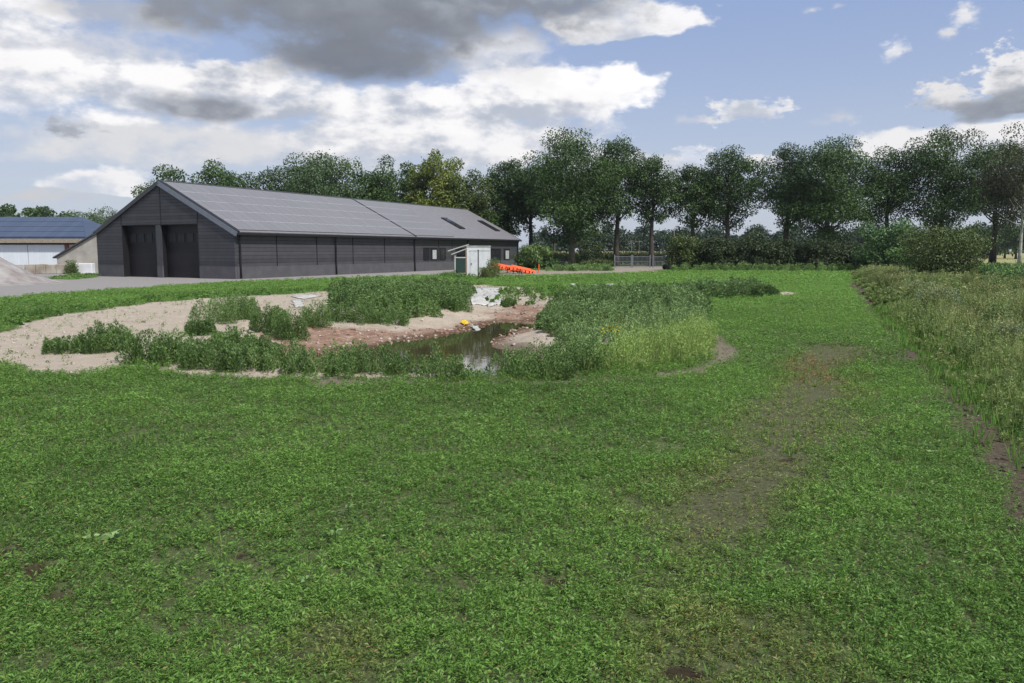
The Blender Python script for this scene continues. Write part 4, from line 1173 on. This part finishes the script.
for r_ in range(4):
    f0, f1 = .03+r_*.24, .03+r_*.24+.222
    yA, yB = y0r+(ym-y0r)*f0, y0r+(ym-y0r)*f1; zA, zB = le+rh*f0+.06, le+rh*f1+.06
    xr = lx1-ox-hipx*f1-.15; xr0 = lx1-ox-hipx*f0-.15
    MB().add([(lx0-ox, yA, zA), (xr0, yA, zA), (xr, yB, zB), (lx0-ox, yB, zB), (lx0-ox, yA, zA+.05), (xr0, yA, zA+.05), (xr, yB, zB+.05), (lx0-ox, yB, zB+.05)], [(0,3,2,1),(4,5,6,7),(0,1,5,4),(1,2,6,5),(2,3,7,6),(3,0,4,7)]).build('solar_panel_row', M_solarblue, lb)
MB().box(lx0-ox, lx1-ox, y0r-.03, y0r+.1, le-.55, le-.06).build('fascia', M_pwood, lb)
MB().box(lx0-ox, lx1-ox-.3, .1, .298, le-.75, le-.56).build('lintel', M_blackm, lb)
xs_ = [WX(v, D0)-ox for v in (-60, -13, 33.3, 70)]
for a, b in zip(xs_[:-1], xs_[1:]):
    MB().box(a+.04, b-.04, .1, .28, .05, le-.77).build('sliding_door', M_sliding, lb)
MB().box(WX(70.4, D0)-ox, WX(73.6, D0)-ox, .05, .29, 0, le-.77).build('brick_pier', M_redbrick, lb)

# beige shed between the two
D1 = 82.0
sx0, sx1 = WX(62, D1), WX(62, D1)+11.2
sh = thing('beige_shed', 'beige rendered shed with a steep dark roof edge beside the barn', 'shed', ((sx0+sx1)/2, D1, 0))
o_x = (sx0+sx1)/2; hw = (sx1-sx0)/2
h0 = HT(257, D1); hp = h0+hw*.56
MB().prism([(-hw, 0), (hw, 0), (hw, h0), (0, hp), (-hw, h0)], 'y', 0, 9).build('wall', M_beige, sh)
for s_ in (-1, 1):
    vs = [(0, -.25, hp+.03), (s_*(hw+.3), -.25, h0-.14), (s_*(hw+.3), 9.2, h0-.14), (0, 9.2, hp+.03)]
    vs += [(a, b, c+.14) for a, b, c in vs]
    MB().add(vs, [(0,3,2,1),(4,5,6,7),(0,1,5,4),(1,2,6,5),(2,3,7,6),(3,0,4,7)]).build('roof', M_dgrey, sh)
# concrete block walls
D2 = 75.5
def block_wall(pa, pb, top, D, mat, lab, nb_):
    xa, xb = WX(pa, D), WX(pb, D); h = HT(top, D)
    r_ = thing('block_wall', lab, 'wall', ((xa+xb)/2, D, 0)); w = (xb-xa)/nb_
    for q in range(nb_):
        g = MB(); g.box(-(xb-xa)/2+q*w+.02, -(xb-xa)/2+(q+1)*w-.02, -.3, .3, 0, h+rng.normal()*.02); g.build('concrete_block', mat, r_, bevel=.04)
block_wall(31.6, 72, 264, D2, M_concrete, 'low stained concrete block wall in front of the white doors', 4)
block_wall(8, 31, 264.3, D2+.1, M_pconcrete, 'pale grey concrete block wall beside the gravel heap', 2)
block_wall(80, 98, 263.2, D2+.3, M_white, 'pale concrete block against the corner of the barn', 1)
n = 22; a = rng.uniform(0, 6.28, n); r = .35*np.sqrt(rng.random(n))
o = bushy('tall_weed', r*np.cos(a), r*np.sin(a), 1.25*(.7+.4*rng.random(n)), 60, .22, .07, M_willow, .3+.2*jit(n), .02*np.ones(n), zz=np.zeros(n), label='tall green weed growing between the concrete blocks', category='weed'); o.location = (WX(76, 75), 75, 0)
weed_belt([(52,278.6),(70,275.5),(97,274.6),(97.5,276.8),(75,279)], 2.2, .12, .3, 50, .2, .06, M_weed, 'patch of green weeds on the gravel yard', tint0=.35, spread=.8)
# gravel heap
hx, hy = -37.4, 53.5
q = np.linspace(-8.5, 8.5, 90); QX, QY = np.meshgrid(q, q, indexing='ij')
rr = np.hypot(QX, QY*1.1)
hz_ = np.maximum(0, 3.3*(1-rr/7.6))+.0; hz_ = 3.5*np.log1p(np.exp((1-rr/5.6)*10))/10
hz_ = hz_*(.8+.4*fbm(QX.ravel()+50, QY.ravel()+9, 3, 151).reshape(QX.shape))+(fbm(QX.ravel(), QY.ravel(), .4, 155, 3).reshape(QX.shape)-.5)*.22*(hz_ > .1)-.05
M_heap = pr_mat('rubble', (.25, .24, .23), .95, .3, 1.2, bump=1.0, bscale=9, dirt=(.19, .165, .155))
ii = np.arange(90*90).reshape(90, 90)
me = quads_mesh('gravel_heap', np.stack([QX.ravel(), QY.ravel(), hz_.ravel()], 1), np.stack([ii[:-1, :-1].ravel(), ii[1:, :-1].ravel(), ii[1:, 1:].ravel(), ii[:-1, 1:].ravel()], 1), M_heap)
o = put('gravel_heap', me, label='grey and pinkish heap of rubble at the left edge of the yard', category='heap'); o.location = (hx, hy, 0)

# ------------------------------------------------------------------ white cabin, pole, coop, barriers
Dc = 65.2; cx0, cx1 = WX(467.3, Dc), WX(490.2, Dc)
cb_ = thing('white_cabin', 'white panelled cabin standing before the far end of the barn', 'cabin', ((cx0+cx1)/2, Dc, 0))
hw = (cx1-cx0)/2; hc = HT(245.8, Dc)
MB().box(-hw, hw, 0, 2.0, .02, hc-.08).build('body', M_white, cb_, bevel=.01)
MB().box(-hw-.04, hw+.04, -.04, 2.04, hc-.078, hc).build('roof', M_sheet, cb_)
MB().box(-hw+.28, hw-.04, -.03, -.002, .1, hc-.45).build('door', M_white, cb_)
MB().box(-hw+.35, -hw+.40, -.075, -.032, 1.05, 1.2).build('door_handle', M_dgrey, cb_)
MB().box(-hw+.22, hw-.02, -.035, -.003, hc-.44, hc-.40).build('door_lintel', M_zinc, cb_)
MB().box(-hw-.10, -hw-.01, -.05, .08, 0, hc-.35).build('corner_board', pr_mat('rust_board', (.26, .15, .10), .8, .2), cb_)
pl_ = MB(); pl_.tube([(0, 0, -.2), (0, 0, HT(250.5, 63.5))], .05, 8); pl_.tube([(0, 0, HT(250.5, 63.5)), (0, 0, HT(250.5, 63.5)+.05)], .06, 8)
o = pl_.build('post', M_dgrey, label='dark metal post standing in front of the white cabin', category='post'); o.location = (WX(478.6, 63.5), 63.5, 0)
Dk = 76.0; kx0, kx1 = WX(455.7, Dk), WX(467.2, Dk); hw = (kx1-kx0)/2
kp = thing('lean_to_shed', 'small shed with dark green door and sloping open roof left of the white cabin', 'shed', ((kx0+kx1)/2, Dk, 0))
kh = HT(258, Dk)
g = MB()
for s_ in (-1, 1):
    for yy_ in (0, 1.3): g.box(s_*hw-.05, s_*hw+.05, yy_-.05, yy_+.05, 0, kh+(.35 if s_ < 0 else .95))
g.box(-hw-.02, hw+.02, -.06, -.0, kh, kh+.10)
g.build('frame', M_pconcrete, kp)
MB().box(-hw+.06, hw-.06, -.03, .03, .08, kh-.02).build('door', M_greendoor, kp)
MB().box(-hw+.06, hw-.06, 1.26, 1.32, .08, kh+.3).build('back_board', M_greendoor, kp)
g = MB()
for (dz, x_e) in ((0, 0), (.32, .0)):
    vs = [(-hw-.35-dz, -.2, kh+.30+dz), (hw+.15, -.2, kh+.90+dz), (hw+.15, 1.5, kh+.90+dz), (-hw-.35-dz, 1.5, kh+.30+dz)]
    vs += [(a_, b_, c_+.09) for a_, b_, c_ in vs]
    r_ = MB().add(vs, [(0,3,2,1),(4,5,6,7),(0,1,5,4),(1,2,6,5),(2,3,7,6),(3,0,4,7)]).build('roof_sheet', M_pconcrete, kp)

# orange safety barriers stacked in a heap
def barrier():
    r_ = thing('safety_barrier', 'orange plastic barrier lying in the heap beside the barn', 'barrier', (0, 0, 0), 0, 'orange barriers heaped beside the barn')
    L_ = 1.9
    g = MB(); g.box(-L_/2, L_/2, -.03, .03, .86, .96); g.box(-L_/2, L_/2, -.03, .03, .04, .14); g.box(-L_/2, L_/2, -.025, .025, .52, .60)
    for q in range(13): x_ = -L_/2+.05+q*(L_-.1)/12; g.box(x_-.03, x_+.03, -.02, .02, .14, .86)
    g.build('frame', M_orange, r_)
    MB().box(-L_/2+.12, L_/2-.12, -.035, .035, .62, .84).build('board', M_orange, r_)
    for s_ in (-1, 1): MB().box(s_*(L_/2-.35)-.05, s_*(L_/2-.35)+.05, -.22, .22, 0, .07).build('foot', M_blackm, r_)
    return r_


def copy_thing(o):
    c = o.copy(); col.objects.link(c)
    for ch in o.children:
        d = ch.copy(); col.objects.link(d); d.parent = c
        for gch in ch.children:
            e = gch.copy(); col.objects.link(e); e.parent = d
    return c


b0 = barrier(); Db = 76.5
items = [(501.5, 0, .55), (505, .12, .5), (508, .1, .44), (512, .05, .40), (515.5, .0, .34), (519, .0, .28), (523, .0, .22), (526, .0, .14)]
for i, (px, dy_, zz_) in enumerate(items):
    o = b0 if i == 0 else copy_thing(b0)
    o.location = (WX(px, Db), Db+dy_*3, max(0.03, zz_*.75)); o.rotation_euler = (math.radians(-72+4*(i % 3)), math.radians(12), math.radians(4*((i*7) % 5-2)))
# pallets under the heap
for i, (px, zz_) in enumerate([(503, 0), (503.6, .15), (511, 0)]):
    g = MB()
    for q in range(5): g.box(-.6, .6, -.5+q*.22, -.38+q*.22, .11, .13)
    for q in (-.5, 0, .5): g.box(q-.05, q+.05, -.5, .5, 0, .11)
    o = g.build('pallet', M_pwood, label=['grey wooden pallet under the orange heap near the barn door', 'wooden pallet topmost of the small stack near the barn door', 'wooden pallet under the middle of the orange heap'][i], category='pallet'); o.location = (WX(px, Db-.3), Db-.3, zz_)
MBp = MB(); MBp.tube([(0, 0, -.1), (0, 0, HT(264, 80))], .06, 8); MBp.tube([(0, 0, .0), (0, 0, .06)], .16, 10)
o = MBp.build('marker_post', M_orange, label='short orange marker post beside the sandy track', category='post'); o.location = (WX(538.6, 80), 80, 0)

# gate, fence, cart, quad
Dg = 104.0
def bar_gate(pa, pb, lab):
    xa, xb = WX(pa, Dg), WX(pb, Dg); r_ = thing('metal_gate', lab, 'gate', ((xa+xb)/2, Dg, 0)); hw = (xb-xa)/2; h = 1.45
    g = MB(); g.box(-hw, hw, -.03, .03, h-.08, h); g.box(-hw, hw, -.03, .03, .12, .2); g.box(-hw, hw, -.02, .02, .72, .78)
    m_ = int(2*hw/.16)
    for q in range(m_+1): x_ = -hw+q*2*hw/m_; g.box(x_-.018, x_+.018, -.015, .015, .2, h-.08)
    g.build('bars', M_zinc, r_)
    for s_ in (-1, 1): MB().box(s_*hw-.07, s_*hw+.07, -.07, .07, 0, h+.18).build('gate_post', M_zinc, r_)
bar_gate(613.5, 630.2, 'left leaf of the galvanised bar gate across the drive')
bar_gate(631.2, 648.5, 'right leaf of the galvanised bar gate across the drive')
bar_gate(651.5, 663.5, 'narrow galvanised bar panel right of the drive gate')
Df = 95.0
xa, xb = WX(671.5, Df), WX(708, Df)
fr = thing('wooden_fence', 'dark vertical board fence in front of the hedge', 'fence', ((xa+xb)/2, Df, 0)); hw = (xb-xa)/2
MB().box(-hw, hw, -.02, .02, .08, 1.35).build('boards', M_fence, fr)
MB().box(-hw, hw, -.05, -.021, 1.18, 1.30).build('rail', M_dwood, fr)
for q in range(4): x_ = -hw+.05+q*(2*hw-.1)/3; MB().box(x_-.09, x_+.09, -.17, -.051, 0, 1.5).build('fence_post', M_pwood, fr)
# quad bike like dark machine
Dq = 93.0
qd = thing('garden_tractor', 'small black garden tractor parked by the board fence', 'tractor', (WX(667.5, Dq), Dq, 0), .35)
g = MB(); g.box(-.55, .45, -.28, .28, .32, .55); g.box(.0, .55, -.24, .24, .55, .82); g.box(-.55, -.1, -.3, .3, .55, .62); g.build('body', M_blackm, qd, bevel=.03)
g = MB(); g.box(-.42, -.08, -.2, .2, .66, .74); g.box(-.48, -.38, -.2, .2, .74, 1.0); g.build('seat', M_dgrey, qd, bevel=.03)
g = MB(); g.tube([(.1, 0, .8), (-.02, 0, 1.0)], .02, 6); g.tube([(-.02, -.16, 1.0), (-.02, .16, 1.0)], .025, 6); g.build('steering_bar', M_blackm, qd)
for (x_, r_w) in ((-.38, .27), (.42, .2)):
    for s_ in (-1, 1):
        MB().tube([(x_, s_*.29, r_w), (x_, s_*.45, r_w)], r_w, 14).build('wheel', M_blackm, qd)
MB().tube([(0, 0, 0), (0, 0, .14)], [.16, .12], 10).build('bucket', M_white, None, label='upturned white bucket on the post behind the tractor', category='bucket').location = (WX(664.8, 95.5), 95.5, 1.5)
MB().box(-.06, .06, -.06, .06, 0, 1.5).build('fence_post', M_dwood, None, label='short wooden post behind the tractor carrying a white bucket', category='post').location = (WX(664.8, 95.5), 95.5, 0)
Dt = 97.0
ct_ = thing('flat_trailer', 'dark low trailer under the trees behind the track', 'trailer', (WX(561, Dt), Dt, 0), .1)
g = MB(); g.box(-1.0, 1.0, -.5, .5, .42, .56); g.box(-1.0, 1.0, -.52, -.47, .56, .95); g.box(-1.0, -.95, -.47, .5, .56, .95); g.box(.95, 1.0, -.47, .5, .56, .95); g.build('bed', M_blackm, ct_)
MB().tube([(-1.0, 0, .45), (-1.7, 0, .35)], .04, 6).build('drawbar', M_blackm, ct_)
for s_ in (-1, 1): MB().tube([(.1, s_*.53, .3), (.1, s_*.68, .3)], .3, 14).build('wheel', M_blackm, ct_)
o = MB().box(-.5, .5, -.02, .02, 0, .28).build('board', M_white, None, label='pale board leaning on the front of the dark trailer', category='board'); o.location = (WX(564.5, Dt-.9), Dt-.9, .02); o.rotation_euler = (math.radians(-25), math.radians(-14), 0)
# poles in the distance
for i, (px, D, ty, lab, cross) in enumerate([(671.8, 100, 231, 'tall thin wooden pole at the right side of the gate', 0), (630, 150, 240, 'thin pole with a crossbar in the maize left of its twin', 1), (637.5, 150, 240.5, 'thin pole with a crossbar in the maize right of its twin', 1), (554.3, 128, 240, 'thin pale pole among the trees right of the barn', 0), (1055, 120, 230, 'thin pole beyond the right hedge', 0)]):
    g = MB(); h = HT(ty, D); g.tube([(0, 0, -.2), (0, 0, h)], [.07, .05] if not cross else [.05, .035], 8)
    if cross: g.box(-.5, .5, -.02, .02, h-.25, h-.19)
    o = g.build('pole', M_pwood, None, label=lab, category='pole'); o.location = (WX(px, D), D, 0)


# ------------------------------------------------------------------ sheets, stones, yellow bag, stump
def sheet(pxs, lab, name='plastic_sheet', mat=M_sheet, h=.10, seed=1, cat_='plastic sheet'):
    c = [P(*p) for p in pxs]; cx = sum(p[0] for p in c)/4; cy = sum(p[1] for p in c)/4
    n = 18; u, v = np.meshgrid(np.linspace(0, 1, n), np.linspace(0, 1, n), indexing='ij')
    X = (c[0][0]*(1-u)+c[1][0]*u)*(1-v)+(c[3][0]*(1-u)+c[2][0]*u)*v
    Y = (c[0][1]*(1-u)+c[1][1]*u)*(1-v)+(c[3][1]*(1-u)+c[2][1]*u)*v
    X = X+(fbm(X.ravel(), Y.ravel(), .7, seed+5).reshape(X.shape)-.5)*.5
    Zb = ground_z(X.ravel(), Y.ravel(), True).reshape(X.shape)
    Zt = Zb+.03+.45*h*fbm(X.ravel(), Y.ravel(), .5, seed).reshape(X.shape)*2*np.sin(np.pi*np.clip(u, .04, .96))**.4*np.sin(np.pi*np.clip(v, .04, .96))**.4
    V = np.concatenate([np.stack([X.ravel()-cx, Y.ravel()-cy, Zt.ravel()], 1), np.stack([X.ravel()-cx, Y.ravel()-cy, Zt.ravel()-.02], 1)])
    i = np.arange(n*n).reshape(n, n); F1 = np.stack([i[:-1, :-1].ravel(), i[1:, :-1].ravel(), i[1:, 1:].ravel(), i[:-1, 1:].ravel()], 1)
    rim = np.concatenate([i[0, :], i[1:, -1], i[-1, -2::-1], i[-2:0:-1, 0]]); rn = np.roll(rim, -1)
    Fq = np.concatenate([F1, F1[:, ::-1]+n*n, np.stack([rim, rn, rn+n*n, rim+n*n], 1)])
    o = put(name, quads_mesh(name, V, Fq, mat, smooth=True), label=lab, category=cat_); o.location = (cx, cy, 0); return o


sheet([(468, 289.5), (480, 288.5), (488, 302), (472, 303)], 'left white sheet lying on the end bank of the pond', seed=1, h=.08)
sheet([(481, 288.5), (497, 288), (503, 300), (490, 303.5)], 'right white sheet lying on the end bank of the pond', seed=2, h=.08)
sheet([(562, 286.6), (571, 284.5), (578, 284.8), (577, 287)], 'left pale sheet showing behind the tall weeds', seed=3, h=.12)
sheet([(602, 286.8), (610, 284), (616, 284.6), (614, 287)], 'right pale sheet showing behind the tall weeds', seed=4, h=.12)
sheet([(588, 286.8), (594, 285.6), (600, 285.8), (598, 287)], 'small pale sheet between the two behind the tall weeds', seed=9, h=.12)
sheet([(289, 297), (310, 295), (322, 296.5), (300, 299.5)], 'white sheet lying among weeds behind the left end of the pond', seed=5, h=.06)
sheet([(292, 301), (300, 300), (306, 306), (297, 308)], 'narrow white sheet between weed clumps on the left bank', seed=6, h=.06)
sheet([(461, 312.8), (466, 312.2), (467, 313.8), (463, 314.2)], 'yellow crumpled bag on the far bank', 'plastic_bag', M_yellow, .25, 11, 'bag')
sheet([(472, 315), (478, 314), (481, 317), (474, 318.5)], 'pale green scrap on the far bank right of the yellow bag', 'plastic_scrap', M_greysheet, .08, 12, 'scrap')
# stones and clods on the bank
def clods(n, poly, smin, smax, mat, lab, name, zoff=0):
    xx, yy = inpoly_pts(poly, n, nz=.2); N_ = len(xx)
    s = smin+(smax-smin)*rng.random(N_)**2.5; zz = ground_z(xx, yy)
    base = np.array([(1,0,0),(-1,0,0),(0,1,0),(0,-1,0),(0,0,1),(0,0,-1)], float)
    V = base[None]*(s[:, None, None])*rng.uniform(.6, 1.3, (N_, 6, 1))*np.array([1.2, 1.2, .7])+np.stack([xx, yy, zz], 1)[:, None]
    V += rng.normal(size=V.shape)*s[:, None, None]*.18
    F8 = np.array([(0,2,4),(2,1,4),(1,3,4),(3,0,4),(2,0,5),(1,2,5),(3,1,5),(0,3,5)])
    Fq = (F8[None]+6*np.arange(N_)[:, None, None]).reshape(-1, 3)
    return put(name, quads_mesh(name, V.reshape(-1, 3), Fq, mat), kind='stuff', label=lab, category=name)
M_clod = pr_mat('clay_clod', (.27, .16, .115), .95, .35, 2, bump=.5)
M_stone = pr_mat('pale_stone', (.40, .35, .29), .9, .3, 2, bump=.4)
M_soilclod = pr_mat('soil_clod', (.075, .056, .042), .95, .3, 3)
clods(14, CLAY, .012, .10, M_clod, 'reddish clods scattered over the pond bank', 'clods')
clods(5, RIM, .012, .08, M_stone, 'pale stones scattered over the pond bank', 'stones')
clods(9, SAND, .008, .05, M_stone, 'small stones and lumps on the bare sand', 'pebbles')
clods(30, [(p[0]+.35, p[1]) for p in EDGE]+[(p[0]-.35, p[1]) for p in EDGE][::-1], .01, .06, M_soilclod, 'dark soil lumps along the edge of the field', 'soil_lumps')
sx_, sy_ = P(606, 353); sz_ = float(ground_z(np.array([sx_]), np.array([sy_]))[0])
o = MB().tube([(0, 0, -.1), (.02, 0, .28), (.0, .02, .60)], [.10, .09, .075], 9).build('stump', M_cork, None, label='grey wooden stump among the weeds on the inner bank', category='stump'); o.location = (sx_, sy_, sz_)
n = 14; a = rng.uniform(0, 6.28, n); r = .22*np.sqrt(rng.random(n)); fx, fy_ = P(612, 352); fz = float(ground_z(np.array([fx]), np.array([fy_]))[0])
fp = thing('flowering_plant', 'yellow flowering plant beside the grey stump', 'flower', (fx, fy_, fz))
bushy('leaves', r*np.cos(a), r*np.sin(a), .75*(.8+.3*rng.random(n)), 40, .07, .018, M_weed, .5+.1*jit(n), .05*np.ones(n), parent=fp, zz=np.zeros(n))
m_ = 60; a = rng.uniform(0, 6.28, m_); r = .26*np.sqrt(rng.random(m_))
leaves('flowers', np.stack([r*np.cos(a), r*np.sin(a), .66+.22*rng.random(m_)], 1), rng.normal(size=(m_, 3))+[0, 0, .6], .05, .04, np.ones(m_), np.zeros(m_), M_flower, fp)
